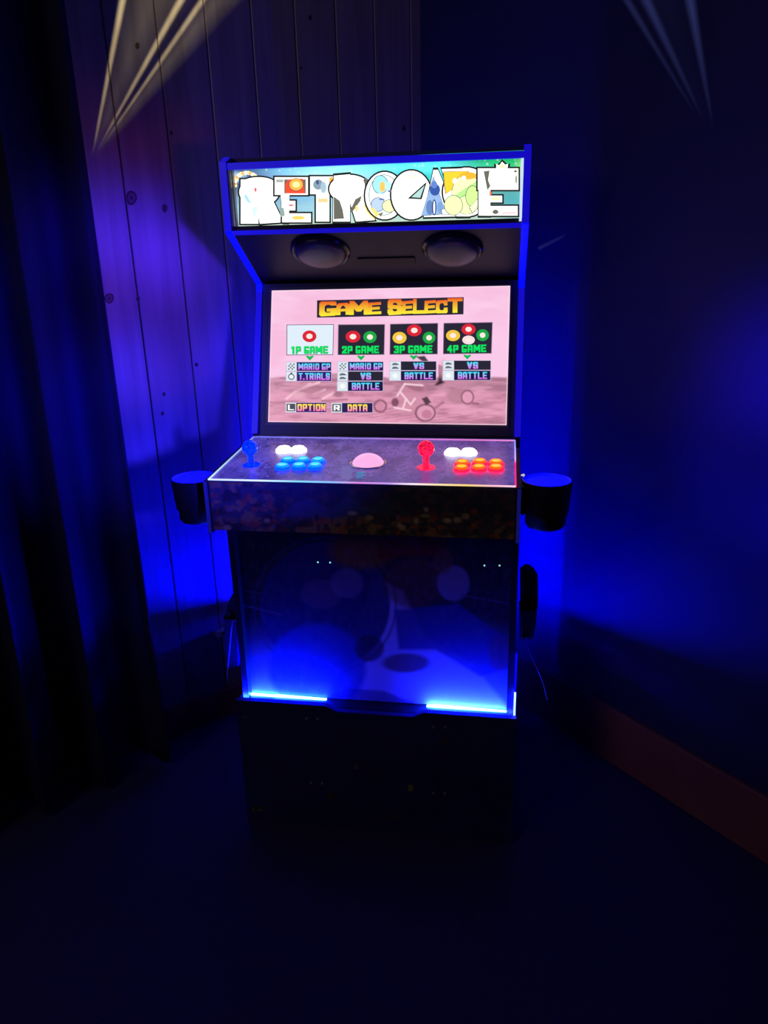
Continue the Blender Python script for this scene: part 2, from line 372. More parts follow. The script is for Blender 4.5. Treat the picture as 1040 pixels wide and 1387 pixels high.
def plank_mat():
    ma = bpy.data.materials.new('pine_planks'); ma.use_nodes = True; nt = ma.node_tree; b = nt.nodes['Principled BSDF']; N = nt.nodes; L = nt.links
    tc = N.new('ShaderNodeTexCoord'); oi = N.new('ShaderNodeObjectInfo'); ad = N.new('ShaderNodeVectorMath'); ad.operation = 'ADD'
    sc = N.new('ShaderNodeVectorMath'); sc.operation = 'SCALE'; sc.inputs[0].default_value = (5, 3, 40); L.new(oi.outputs['Random'], sc.inputs['Scale'])
    L.new(tc.outputs['Object'], ad.inputs[0]); L.new(sc.outputs[0], ad.inputs[1])
    mp = N.new('ShaderNodeMapping'); mp.inputs['Scale'].default_value = (14, 14, .9); L.new(ad.outputs[0], mp.inputs[0])
    nz = N.new('ShaderNodeTexNoise'); nz.inputs['Scale'].default_value = 3; nz.inputs['Detail'].default_value = 6; nz.inputs['Distortion'].default_value = .6; L.new(mp.outputs[0], nz.inputs[0])
    cr = N.new('ShaderNodeValToRGB'); cr.color_ramp.elements[0].position = .3; cr.color_ramp.elements[0].color = (.46, .34, .32, 1)
    cr.color_ramp.elements[1].position = .75; cr.color_ramp.elements[1].color = (.66, .52, .46, 1); L.new(nz.outputs[0], cr.inputs[0])
    L.new(cr.outputs[0], b.inputs['Base Color']); b.inputs['Roughness'].default_value = .38
    bp = N.new('ShaderNodeBump'); bp.inputs['Strength'].default_value = .15; bp.inputs['Distance'].default_value = .001; L.new(nz.outputs[0], bp.inputs['Height']); L.new(bp.outputs[0], b.inputs['Normal'])
    return ma
M['pine'] = plank_mat()
M['knot'] = mat('pine_knot', (.12, .06, .05), .5, noise=.5, scale=150)
M['knot_ring'] = mat('pine_knot_ring', (.26, .15, .14), .5, noise=.4, scale=90)
M['baseboard'] = mat('pine_baseboard', (.42, .14, .13), .55, noise=.25, scale=12)

# ------------------------------------------------------------------ setting
def struct(o): o['kind'] = 'structure'; return o
bm = bmesh.new(); box(bm, -3, 3, -3.6, 1.6, -.05, 0); struct(obj('floor', bm, M['floor']))
def wall_box(bm, D, N, t0, t1, o0, o1, z0, z1, bev=0):
    t = bmesh.new(); bmesh.ops.create_cube(t, size=1)
    bmesh.ops.transform(t, matrix=Matrix.Diagonal((t1-t0, o1-o0, z1-z0, 1)), verts=t.verts)
    if bev: bmesh.ops.bevel(t, geom=t.edges[:], offset=bev, segments=1, affect='EDGES')
    c = K+D*(t0+t1)/2+N*(o0+o1)/2
    X = Vector(D); Y = Vector(N); mm = Matrix(((X.x, Y.x, 0, c[0]), (X.y, Y.y, 0, c[1]), (0, 0, 1, (z0+z1)/2), (0, 0, 0, 1)))
    bmesh.ops.transform(t, matrix=mm, verts=t.verts); merge(bm, t); return bm
TH = .014
bm = bmesh.new(); wall_box(bm, DL, NL, -.2, 3.0, -.12, -TH, 0, 2.7)
wl = struct(obj('wall_left', bm, M['black']))
PW = .1205
bm = bmesh.new()
t = bmesh.new(); bmesh.ops.create_cube(t, size=1)
bmesh.ops.transform(t, matrix=Matrix.Diagonal((PW-.0028, TH, 2.7, 1)), verts=t.verts)
bmesh.ops.bevel(t, geom=[e for e in t.edges if abs(e.verts[0].co.z-e.verts[1].co.z) > 1], offset=.0022, segments=1, affect='EDGES')
merge(bm, t); first = None
ang = math.atan2(DL[1], DL[0])
for i in range(24):
    if first is None:
        o = first = obj('plank', bm, M['pine'], wl)
    else:
        o = first.copy(); C.objects.link(o); o.parent = wl
    tt = .034+PW*(i-.5)+.0
    c = K+DL*tt-NL*TH/2
    o.location = (c[0], c[1], 1.35); o.rotation_euler = (0, 0, ang)
# knots in the boards
for (px, py, a, b_) in ((178, 268, 9, 10), (223, 282, 5, 6), (148, 404, 8, 7), (187, 405, 4, 4), (186, 62, 4, 5), (232, 180, 3, 3), (220, 560, 3, 3), (222, 534, 3, 3), (266, 494, 3, 3), (420, 24, 3, 4), (408, 92, 2, 2), (547, 174, 3, 4)):
    for (mm, k, off) in (((M['knot'], 1.0, .0003), (M['knot_ring'], .7, .0006), (M['knot'], .3, .0009)) if a > 6 else ((M['knot_ring'], 1.0, .0003), (M['knot'], .8, .0006))):
        bm = bmesh.new(); vs_ = []
        for j in range(18):
            an = 2*math.pi*j/18; rr = k*(1+.05*math.sin(3*an+px))
            vs_.append(bm.verts.new(onLeft(px+a*.8*rr*math.cos(an), py+b_*rr*math.sin(an), off)))
        bm.faces.new(vs_); o = obj('knot', bm, mm, wl)
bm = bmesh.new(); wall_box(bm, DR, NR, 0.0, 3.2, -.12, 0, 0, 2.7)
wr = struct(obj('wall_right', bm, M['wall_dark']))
bm = bmesh.new(); wall_box(bm, DR, NR, .03, 3.2, 0, .016, 0, .165, .003); struct(obj('baseboard_right', bm, M['baseboard']))
bm = bmesh.new(); wall_box(bm, DL, NL, .03, 3.0, 0, .014, 0, .09, .003); struct(obj('baseboard_left', bm, M['baseboard']))

# ------------------------------------------------------------------ curtain
ct = thing('curtain', 'dark floor-length curtain hanging in folds in front of the pine plank wall', 'curtain', tuple(K+DL*1.5+NL*.1))
bm = bmesh.new(); ns, nz_ = 260, 40; rows = []
for j in range(nz_+1):
    z = 2.6*(1-j/nz_); row = []
    for i in range(ns+1):
        s = i/ns; T = .985+1.5*s; ph = s*2*math.pi*9.5+.9
        amp = .038+.012*math.sin(7*s)+.010*(1-z/2.6)
        off = .105+amp*math.sin(ph+.35*math.sin(1.3*z+5*s))+.012*math.sin(2.3*ph+z)
        Tt = T+.016*math.cos(ph)+.006*math.sin(2*z+9*s)
        zz = z
        if j == nz_: zz = .010+.055*abs(((ph/(2*math.pi)+.15) % 1)-.5)*2
        p = K+DL*Tt+NL*off; row.append(bm.verts.new((p[0], p[1], zz)))
    rows.append(row)
for j in range(nz_):
    for i in range(ns): bm.faces.new((rows[j][i], rows[j+1][i], rows[j+1][i+1], rows[j][i+1]))
o = obj('curtain_panel', bm, M['curtain'], ct, True)
md = o.modifiers.new('thick', 'SOLIDIFY'); md.thickness = .0025
bm = bmesh.new(); tube(bm, [tuple(K+DL*.90+NL*.105+np.array([0, 0, 2.625])), tuple(K+DL*2.6+NL*.105+np.array([0, 0, 2.625]))], .012); obj('curtain_rod', bm, M['chrome'], ct)

# ------------------------------------------------------------------ riser
rs = thing('riser', 'black printed riser box the arcade cabinet stands on, lit along its notched top edge', 'riser', (0, .22, 0))
HW = .3255
for a, b in ((-HW, -HW+.016), (HW-.016, HW)):
    bm = bmesh.new(); box(bm, a, b, .0, .50, 0, .325, .001); obj('side_board', bm, M['black'], rs)
bm = bmesh.new(); box(bm, -HW, HW, .0, .50, .325, .335, .001); obj('top_board', bm, M['black'], rs)
for a, b in ((-HW, -HW+.001), (HW-.001, HW)):  # thin lips added to cut the side strips' light low on the walls
    bm = bmesh.new(); box(bm, a, b, .0, .50, .3351, .3372); obj('light_stop_lip', bm, M['black'], rs)
def rx(px): return float(onY(px, 965, -.014)[0])
IW_ = .3035; n0, n1, n2, n3 = rx(441), rx(457), rx(559), rx(574)
ZT, ZN = .347, .334
pts = [(-HW, 0), (HW, 0), (HW, ZT), (n3, ZT), (n2, ZN), (n1, ZN), (n0, ZT), (-HW, ZT)]
bm = bmesh.new(); prism(bm, pts, 'y', -.014, -.0005); obj('front_board', bm, M['riser_print'], rs)
fr = Plane((0, -.0146, 0), (0, -1, 0))
def pf(px, py, off=0): return fr.at(px, py, off)
def mark(name, f): return f.build(name, M['print'], rs)
for (x, y) in ((415, 973), (430, 974), (587, 985), (603, 985), (421, 1060), (436, 1061), (587, 1074), (602, 1075)):
    mark('printed_dot', Flat(pf).disc(x, y, 1.9, 2.2, (150, 150, 165), .0003, 12))
f = Flat(pf); f.disc(350-.5, 1078+18, 1, 1, (0, 0, 0), 0, 6); mark('printed_letters', Flat(pf).text('CC', [(342, 1092), (359, 1092.5), (359, 1101.5), (342, 1101)], (150, 145, 120), (150, 145, 120), .0003))
for (x, y, a, b, c) in ((448, 1078, 6, 4.5, (95, 70, 70)), (602, 1003, 6, 4, (80, 65, 80)), (482, 1039, 4.5, 4, (95, 95, 130)), (556, 1067, 4.5, 4.5, (150, 140, 95)), (332, 971, 4, 1.5, (110, 110, 110))):
    mark('printed_icon', Flat(pf).poly([(x-a, y+b*.2), (x-a*.5, y-b), (x+a*.5, y-b), (x+a, y+b*.2), (x+a*.6, y+b), (x-a*.6, y+b)], c, .0003))
f = Flat(pf)
for (x0, x1, y, h) in ((492, 510, 1105.4, 2), (524, 546, 1107.3, 3), (552, 560, 1108.5, 2)):
    n = int((x1-x0)/3.2)
    for k in range(n): f.rect(x0+k*3.2, y-h/2, x0+k*3.2+2.3, y+h/2, (85, 85, 88), .0003)
mark('printed_caption', f)['kind'] = 'stuff'
# LED strips on top of the riser
def led(x0, x1, y0, y1, z0, z1, m, parent=rs, name='led_strip'):
    bm = bmesh.new(); box(bm, x0, x1, y0, y1, z0, z1); return obj(name, bm, m, parent)
led(-HW, n0-.004, .0008, .0035, .3355, .3415, M['led']); led(n3+.004, HW, .0008, .0035, .3355, .3415, M['led'])
led(-HW+.001, -.304, .006, .0115, .3352, .3385, M['led_core'])
for (xs_) in ([(-IW_, .0030), (-.28, .0022), (-.25, .0014), (-.235, .0032), (-.2, .0024), (n0-.008, .0008)], [(n3+.002, .0010), (n3+.02, .0038), (n3+.08, .0026), (n3+.16, .0012), (IW_, .0006)]):
    bm = bmesh.new(); prism(bm, [(a, .3355) for a, b in xs_]+[(a, .3355+b) for a, b in xs_[::-1]], 'y', .027, .0335); obj('led_strip', bm, M['led_core'], rs)

# ------------------------------------------------------------------ cabinet
cab = thing('arcade_cabinet', 'upright arcade cabinet with glowing blue edges, backlit marquee and pink game menu screen', 'arcade cabinet', (0, .24, .336))
BW = .317; ST = .013; Z0 = .3365; YB = .46
sc_dir = nrm(np.array([0, .125, .351]))
side = [(.016, Z0), (.016, .80), (.016, .898), (.233, .905), (.358, 1.267), (.17, 1.385), (.17, 1.518), (.20, 1.53), (YB, 1.53), (YB, Z0)]
for s in (-1, 1):
    bm = bmesh.new(); a, b = sorted((s*BW, s*(BW-ST))); prism(bm, side, 'x', a, b, .0006); obj('side_panel', bm, M['wood_side'], cab)
def ribbon(pts, xa, xb, th, m, name='edge_molding'):
    """a strip of moulding of thickness th following (y,z) points, in front of the board edge"""
    n = len(pts); off = []
    for i in range(n):
        a = np.array(pts[max(i-1, 0)]); b = np.array(pts[min(i+1, n-1)]); c = np.array(pts[i])
        def no(p, q): d = nrm(q-p); return np.array([-d[1], d[0]])
        if i == 0: k = no(c, b)
        elif i == n-1: k = no(a, c)
        else:
            k1, k2 = no(a, c), no(c, b); k = nrm(k1+k2); k = k/max(k@k1, .4)
        off.append((c[0]+k[0]*th, c[1]+k[1]*th))
    bm = bmesh.new(); prof = list(pts)+off[::-1]; n2_ = len(prof)
    v0 = [bm.verts.new((xa, *p)) for p in prof]; v1 = [bm.verts.new((xb, *p)) for p in prof]
    for i in range(n2_): bm.faces.new((v0[i], v0[(i+1) % n2_], v1[(i+1) % n2_], v1[i]))
    for v in (v0, v1):
        for i in range(n-1): bm.faces.new((v[i], v[i+1], v[n2_-2-i], v[n2_-1-i]))
    return obj(name, bm, m, cab)
for s in (-1, 1):
    a, b = sorted((s*(BW+.0006), s*(BW-ST-.0006)))
    ribbon([(.016, Z0), (.016, .80)], a, b, .002, M['molding_dim'])
    ribbon([(.233, .93), (.352, 1.250)], a, b, .002, M['molding'])
    ribbon([(.352, 1.250), (.358, 1.267), (.17, 1.385)], a, b, .002, M['molding_bright'])
    ribbon([(.17, 1.385), (.17, 1.518), (.20, 1.53)], a, b, .002, M['molding'])
IW = BW-ST
bm = bmesh.new(); box(bm, -IW, IW, YB-.035, YB-.025, Z0, 1.5); obj('back_panel', bm, M['black'], cab)
bm = bmesh.new(); box(bm, -IW, IW, .21, YB-.001, 1.513, 1.529); obj('top_panel', bm, M['wood_side'], cab)
bm = bmesh.new(); box(bm, -IW, IW, .173, .21, 1.505, 1.518, .001); obj('marquee_rail', bm, M['molding'], cab)
bm = bmesh.new(); box(bm, -IW, IW, .171, .19, 1.377, 1.386, .001); obj('marquee_rail', bm, M['molding'], cab)
bm = bmesh.new(); box(bm, -IW, IW, .182, .20, 1.386, 1.395); obj('marquee_sill', bm, M['black'], cab)

# marquee picture
mq = Plane((0, .186, 0), (0, -1, 0))
P = Paint([(306, 222), (716, 203), (712, 305), (308, 309)], 300, 78)
P.c[:] = lin((120, 150, 150))
wv = fbm(P.x/45, P.y/14, 3); f2 = fbm(P.x/16, P.y/9, 9)
xx = P.x
base = np.zeros(P.c.shape)
stops = [(306, (50, 70, 120)), (350, (60, 95, 150)), (400, (50, 150, 225)), (470, (170, 240, 255)), (540, (60, 205, 225)), (600, (70, 225, 215)), (650, (20, 150, 110)), (716, (40, 130, 90))]
for k in range(3): base[..., k] = np.interp(xx, [s_[0] for s_ in stops], [lin(s_[1])[k] for s_ in stops])
P.c = base*(.55+.9*wv[..., None])
P.ell(440, 236, 60, 9, (200, 245, 255), 14, .8); P.ell(540, 228, 120, 7, (120, 250, 250), 12, .7)
P.ell(708, 235, 9, 16, (190, 240, 120), 12, .8); P.ell(680, 222, 30, 8, (40, 220, 110), 12, .6); P.ell(318, 240, 12, 6, (200, 240, 255), 8, .8)
lo = np.clip((P.v-.3)*2.5, 0, 1); lo2 = np.clip((P.v-.78)*6, 0, 1)
P.mix(lo*.85*(1-.35*f2), lin(np.array((175, 218, 222)))); P.mix(lo2*.85, lin(np.array((200, 215, 190))))
rr = np.clip((P.x-660)/30, 0, 1)*lo; P.mix(rr*.5, lin(np.array((60, 150, 150))))
P.ell(690, 270, 25, 12, (60, 170, 180), 14, .6)
for k in range(60):
    x = rnd.uniform(312, 710); y = 222-(x-306)*.046+rnd.uniform(2, 18); P.ell(x, y, 1.0, 1.0, (235, 250, 255), 1.2, rnd.uniform(.3, .9))
mp_ = P.build('marquee_picture', lambda a, b: mq.at(a, b), M['marquee'], cab)
def mfn(px, py, off=0): return mq.at(px, py, off)
WHT = (255, 255, 250); OUT = (26, 32, 30)
mel = print_mat('backlit_letter_print', 1.5, .2, .3)
def letter(prims, arts, k):
    """prims drawn dark and grown, then white; arts drawn on top"""
    f = Flat(mfn); o0 = .0006+.0016*k
    def grow(p, g):
        if p[0] == 'r': return [(p[1]-g, p[2]-g), (p[3]+g, p[2]-g), (p[3]+g, p[4]+g), (p[1]-g, p[4]+g)]
        if p[0] == 'e': return [(p[1]+(p[3]+g)*math.cos(a*.2094395), p[2]+(p[4]+g)*math.sin(a*.2094395)) for a in range(30)]
        pts = p[1]; cx_ = sum(q[0] for q in pts)/len(pts); cy_ = sum(q[1] for q in pts)/len(pts); out = []
        for q in pts:
            d = math.hypot(q[0]-cx_, q[1]-cy_) or 1; out.append((cx_+(q[0]-cx_)*(1+1.4*g/d), cy_+(q[1]-cy_)*(1+1.4*g/d)))
        return out
    for p in prims: f.poly(grow(p, 2.3), OUT, o0)
    for p in prims: f.poly(grow(p, 0), WHT, o0+.0005)
    for i, (p, c) in enumerate(arts):
        big = (p[0] == 'e' and min(p[3], p[4]) > 7) or (p[0] == 'p' and k in (6, 7))
        if big: f.poly(grow(p, .8), (70, 78, 78), o0+.00076+.00008*i)
        f.poly(grow(p, 0), c, o0+.0008+.00008*i)
    f.build('letter', mel, mp_)
DG = (95, 95, 85)
letter([('r', 326, 243, 350, 303), ('e', 351, 260, 27, 19), ('p', [(345, 268), (366, 264), (384, 301), (352, 303)]), ('e', 350, 248, 22, 8)],
       [(('e', 346, 257, 1.8, 3), (225, 90, 90)), (('p', [(330, 266), (335, 274), (341, 276), (333, 262)]), (150, 200, 235)), (('p', [(341, 284), (345, 279), (350, 280), (346, 290), (349, 298), (343, 292)]), (190, 235, 240))], 0)
letter([('r', 372, 240, 417, 264), ('p', [(380, 262), (392, 262), (391, 301), (383, 301)]), ('r', 386, 272, 400, 285), ('r', 382, 289, 421, 301)],
       [(('r', 385, 243, 414, 262), (110, 90, 80)), (('p', [(387, 262), (386, 250), (391, 243), (410, 242), (413, 262)]), (215, 70, 45)), (('e', 401, 250, 9, 8), (255, 165, 70)), (('e', 401, 250, 5, 4), (255, 235, 150)),
        (('e', 394, 278, 4, 1.2), (190, 110, 110)), (('e', 404, 295, 9, 2.6), (250, 190, 90)), (('p', [(378, 280), (384, 282), (386, 292), (380, 294)]), (130, 150, 145)), (('r', 374, 243, 384, 247), (150, 160, 150))], 1)
letter([('r', 420, 239, 458, 263), ('r', 428, 258, 446, 300)],
       [(('e', 431, 250, 7, 7), (120, 140, 155)), (('e', 438, 254, 4, 8), (150, 175, 190)), (('r', 446, 240, 455, 260), (250, 165, 70)), (('e', 450, 252, 3, 6), (255, 225, 140)), (('r', 431, 269, 444, 274), (240, 190, 130)), (('e', 430, 247, 2, 3), (60, 80, 110))], 2)
letter([('p', [(452, 238), (474, 236), (474, 300), (451, 300)]), ('e', 474, 256, 28, 19), ('p', [(472, 268), (490, 266), (508, 298), (482, 300)])],
       [(('p', [(452, 266), (460, 272), (464, 284), (466, 296), (452, 297)]), DG), (('p', [(474, 286), (481, 270), (490, 265), (488, 272), (481, 282), (476, 288)]), DG), (('e', 495, 250, 4, 9), DG), (('e', 490, 252, 4, 8), (255, 255, 250)), (('p', [(492, 276), (500, 280), (510, 292), (506, 297), (497, 288)]), (250, 205, 110)), (('p', [(482, 278), (486, 281), (483, 288), (480, 284)]), (250, 200, 130))], 3)
letter([('e', 521, 265, 26.5, 32)],
       [(('e', 520, 264, 20, 27), (215, 235, 240)), (('e', 515, 250, 10, 12), (150, 210, 235)), (('e', 518, 253, 4, 7), (255, 180, 90)), (('e', 526, 252, 5, 6), (170, 225, 225)), (('e', 535, 259, 7, 6), (250, 195, 140)), (('e', 513, 266, 8, 4), (255, 255, 250)), (('e', 512, 277, 9, 9), (170, 190, 225)), (('e', 527, 279, 9, 8), (235, 235, 170)), (('p', [(500, 280), (506, 282), (514, 290), (509, 294)]), (245, 205, 110)), (('p', [(512, 290), (519, 287), (516, 294)]), (110, 110, 90)), (('e', 530, 259, 5, 1.5), (120, 90, 130)), (('e', 517, 270, 4, 1), (90, 100, 150))], 4)
letter([('e', 557, 264, 27, 33)],
       [(('e', 557, 240, 12, 2), (250, 225, 200)), (('p', [(552, 269), (578, 246), (571, 270)]), OUT), (('p', [(557, 267), (575, 251), (569, 268)]), (160, 195, 190))], 5)
letter([('p', [(587, 230), (593, 230), (620, 293), (574, 294)])],
       [(('p', [(587, 239), (604, 289), (571, 292)]), (135, 165, 205)), (('e', 589, 257, 7, 8), (50, 80, 150)), (('e', 588, 250, 4, 5), (90, 120, 185)), (('e', 582, 281, 5, 10), (90, 120, 170)), (('e', 588, 281, 3, 11), (40, 60, 110)), (('e', 588, 281, 1.4, 9), (215, 225, 245)), (('e', 596, 281, 4, 8), (110, 145, 195)), (('p', [(598, 284), (607, 282), (609, 290), (599, 290)]), (235, 240, 235))], 6)
letter([('p', [(598, 229), (636, 228), (636, 293), (618, 293)]), ('e', 632, 260, 32, 33)],
       [(('p', [(601, 233), (632, 232), (640, 236), (630, 246), (604, 262), (602, 250)]), (245, 190, 50)), (('e', 632, 263, 20, 27), (225, 240, 170)), (('p', [(612, 268), (648, 244), (652, 256), (634, 262), (615, 272)]), (165, 215, 130)), (('e', 614, 278, 12, 13), (215, 235, 165)), (('e', 634, 238, 12, 5), (240, 165, 50)), (('e', 640, 266, 9, 14), (190, 225, 135)), (('e', 616, 245, 3, 4), (255, 255, 240)), (('e', 628, 241, 3, 3), (255, 255, 240)), (('p', [(636, 281), (646, 270), (650, 274), (640, 288)]), (230, 240, 190))], 7)
letter([('r', 647, 228, 702, 257), ('r', 662, 265, 680, 274), ('p', [(648, 256), (664, 256), (664, 292), (648, 292)]), ('r', 654, 279, 701, 292), ('p', [(672, 230), (672, 222), (676, 224), (680, 219), (684, 223), (688, 222), (687, 230)])],
       [(('p', [(655, 232), (663, 231), (661, 244), (664, 252), (660, 258)]), DG), (('e', 698, 232, 2, 1.6), DG), (('e', 699, 243, 1.2, 6), (130, 135, 120)), (('e', 680, 225, 3.5, 2.5), (250, 220, 150)), (('e', 671, 269, 6, 2), (250, 225, 160)), (('r', 686, 282, 698, 283), (215, 190, 200)), (('r', 680, 288, 699, 289.4), (225, 150, 160)), (('e', 671, 287, 4, 3), DG), (('e', 664, 262, 1.4, 4), (240, 120, 90))], 8)
f = Flat(mfn)
for k in range(16):
    a = math.pi*(.95+1.0*k/15); f.disc(334+16*math.cos(a), 249+15*math.sin(a), 3.2, 2.8, ((250, 225, 160), (210, 160, 95), (245, 240, 215))[k % 3], .0003+.00002*k, 8)
f.build('gold_spark_print', mel, mp_)
for (x0, x1) in ((-IW+.001, -IW+.006), (-IW+.009, -IW+.012)):
    bm = bmesh.new(); box(bm, x0, x1, .173, .1845, 1.395, 1.5045); obj('marquee_frame', bm, M['marquee_glass'], cab)
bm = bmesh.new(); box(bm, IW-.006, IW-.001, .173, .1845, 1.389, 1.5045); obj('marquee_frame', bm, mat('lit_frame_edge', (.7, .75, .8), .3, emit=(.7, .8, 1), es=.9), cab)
bm = bmesh.new(); box(bm, -IW, IW, .19, .195, 1.38, 1.51); obj('marquee_backing', bm, M['black'], cab)

# speaker hood under the marquee
A = np.array([.19, 1.3815]); B = np.array([.362, 1.2745]); hd = nrm(B-A); hn = np.array([hd[1], -hd[0]])
if hn[1] > 0: hn = -hn                                   # faces down and forward
bm = bmesh.new(); prism(bm, [tuple(A), tuple(B), tuple(B-hn*.012), tuple(A-hn*.012)], 'x', -IW, IW)
hood = obj('speaker_hood', bm, mat('speaker_hood_board', (.012, .012, .035), .5, spec=.25, noise=.15), cab)
hp = Plane((0, A[0], A[1]), (0, hn[0], hn[1]))
def speaker(px, py):
    c = hp.at(px, py, .0005); z = Vector((0, hn[0], hn[1])); x = Vector((1, 0, 0)); y = z.cross(x)
    T = Matrix(((x.x, y.x, z.x, c[0]), (x.y, y.y, z.y, c[1]), (x.z, y.z, z.z, c[2]), (0, 0, 0, 1)))
    bm = bmesh.new(); lathe(bm, [(.0, 0), (.055, 0), (.062, .004), (.064, .001), (.066, .0), (.066, .0035), (.0615, .008), (.058, .0065), (.054, .004)], T, 48)
    sp = obj('speaker', bm, M['black_gloss'], hood, True)
    bm = bmesh.new(); lathe(bm, [(.057, .004), (.056, .010), (.050, .0155), (.036, .0195), (.018, .0215), (0, .022)], T, 48); s2 = obj('speaker_grille', bm, M['speaker'], hood, True)
speaker(434, 340); speaker(613, 337)
c0 = hp.at(485, 353, 0); c1 = hp.at(563, 353, 0)
bm = bmesh.new()
for s in (0,):
    t = bmesh.new(); bmesh.ops.create_cube(t, size=1); z = Vector((0, hn[0], hn[1])); x = Vector((1, 0, 0)); y = z.cross(x); cc = (Vector(c0)+Vector(c1))/2
    bmesh.ops.transform(t, matrix=Matrix.Diagonal((abs(c1[0]-c0[0]), .030, .006, 1)), verts=t.verts); bmesh.ops.bevel(t, geom=t.edges[:], offset=.0015, segments=2, affect='EDGES')
    bmesh.ops.transform(t, matrix=Matrix(((x.x, y.x, z.x, cc.x), (x.y, y.y, z.y, cc.y), (x.z, y.z, z.z, cc.z), (0, 0, 0, 1))), verts=t.verts); merge(bm, t)
obj('sensor_bar', bm, M['rubber'], hood)

# screen and bezel
S0 = np.array([.2375, .918]); S1 = np.array([.3605, 1.267]); sd = nrm(S1-S0); sn = np.array([-sd[1], sd[0]])      # faces the player
sp_ = Plane((0, S0[0], S0[1]), (0, sn[0], sn[1]))
bm = bmesh.new(); prism(bm, [tuple(S0), tuple(S1), tuple(S1-sn*.02), tuple(S0-sn*.02)], 'x', -IW, IW); obj('bezel', bm, M['bezel'], cab)
def sfn(px, py, off=0): return sp_.at(px, py, .0012+off)
SQ = [(368, 393.5), (691, 387), (686, 576), (363, 571.5)]
bm = bmesh.new()
oq = [(364.5, 389.5), (693.5, 384.5), (689, 579), (359.5, 575)]
v = [bm.verts.new(sp_.at(a, b, .0004)) for a, b in oq]; v2 = [bm.verts.new(sp_.at(a, b, .0042)) for a, b in oq]
iq = [bm.verts.new(sp_.at(a, b, .0042)) for a, b in SQ]; iq2 = [bm.verts.new(sp_.at(a, b, .0004)) for a, b in SQ]
for i in range(4):
    j = (i+1) % 4
    bm.faces.new((v[i], v[j], v2[j], v2[i])); bm.faces.new((v2[i], v2[j], iq[j], iq[i])); bm.faces.new((iq[i], iq[j], iq2[j], iq2[i]))
obj('screen_frame', bm, mat('screen_frame_grey', (.10, .10, .13), .3), cab)
P = Paint(SQ, 330, 190)
n1_ = fbm(P.x/60, P.y/18, 5); n2_ = fbm(P.x/25, P.y/5, 8); n3_ = fbm(P.x/10, P.y/6, 2)
P.c[:] = lin((248, 190, 222))
P.mix(np.clip((n1_-.35)*2.5, 0, 1)*.75, lin(np.array((255, 212, 240)))); P.mix(np.clip((.42-n2_)*3, 0, 1)*.25, lin(np.array((225, 165, 195))))
P.mix((np.clip((P.y-395)/60, 0, 1)*np.clip((P.x-430)/160, 0, 1))*.6, lin(np.array((254, 208, 242))))
hz = 506+4*fbm(P.x/30, P.x*0, 1)*2-6*np.exp(-((P.x-470)/40)**2)
g = np.clip((P.y-hz)/3, 0, 1)
P.mix(g, lin(np.array((178, 122, 146))))
g2 = np.clip((P.y-hz-14-6*n1_)/9, 0, 1); P.mix(g2, lin(np.array((222, 152, 180))))
P.mix(g*np.clip((n2_-.45)*4, 0, 1)*.55, lin(np.array((240, 172, 198)))); P.mix(g*np.clip((.45-n2_)*5, 0, 1)*.6, lin(np.array((166, 108, 132))))
def strk(a, b, w_, c, al=.8): P.line(a, b, w_, c, al)
for k in range(16):
    y = 552+k*1.6; x = 400+k*17; strk((x, y+4), (x+70, y-6), 1.0, (190, 120, 148), .5)
for (a, b) in (((388, 540), (400, 530)), ((398, 532), (420, 520)), ((410, 526), (432, 518)), ((425, 534), (440, 528)), ((437, 540), (452, 532))): strk(a, b, 1.8, (250, 200, 215), .9)
P.ell(420, 530, 22, 8, (190, 130, 150), 6, .6); P.ell(405, 535, 9, 4, (240, 180, 200), 3, .7)
P.ell(458, 534, 7, 4, (140, 95, 115), 3, .7); strk((436, 543), (470, 541), 1.5, (165, 110, 130), .7)
P.ring(515, 550, 8, 8, 2.2, (140, 82, 104)); P.ell(515, 550, 5, 5, (214, 142, 170), 2)
# plain buggies in the picture: wheels, frames
P.poly([(540, 528), (552, 516), (575, 520), (582, 540), (572, 562), (548, 560), (534, 546)], (206, 140, 164), .75, 4)
P.ell(578, 560, 13, 11, (226, 160, 184), 2); P.ring(576, 559, 13, 11, 2, (128, 76, 98)); P.ell(578, 561, 7, 6, (200, 128, 156), 2)
P.ell(535, 545, 5, 6, (120, 72, 92), 2, .9); P.ell(562, 524, 14, 5, (150, 96, 118), 3, .7, .3)
for (a, b) in (((538, 536), (548, 520)), ((548, 520), (572, 522)), ((543, 532), (556, 548)), ((534, 552), (556, 556)), ((556, 548), (562, 540)), ((550, 540), (546, 552))): strk(a, b, 1.5, (250, 210, 222), .9)
P.poly([(600, 500), (640, 494), (660, 492), (664, 500), (640, 520), (600, 524)], (214, 150, 174), .6, 5)
P.ell(622, 536, 18, 11, (186, 128, 148), 4, .8); P.ell(633, 538, 8, 9, (228, 158, 184), 2); P.ring(633, 538, 8, 9, 1.8, (140, 88, 108))
P.poly([(563, 483), (575, 482), (585, 496), (578, 494)], (52, 38, 50), .95, 2); P.poly([(594, 494), (600, 496), (599, 516), (603, 518), (592, 522), (588, 522), (594, 516)], (42, 32, 42), .95, 2)
P.poly([(571, 540), (578, 537), (584, 545), (577, 549)], (60, 42, 52), .9, 2)
strk((640, 546), (648, 547), 1.5, (150, 95, 115)); strk((600, 545), (590, 552), 2, (150, 95, 115), .6)
P.ell(605, 574, 45, 4, (170, 110, 130), 4, .5); P.ell(672, 573, 14, 4, (150, 100, 122), 3, .6); P.ell(600, 500, 6, 12, (232, 160, 186), 5, .6)
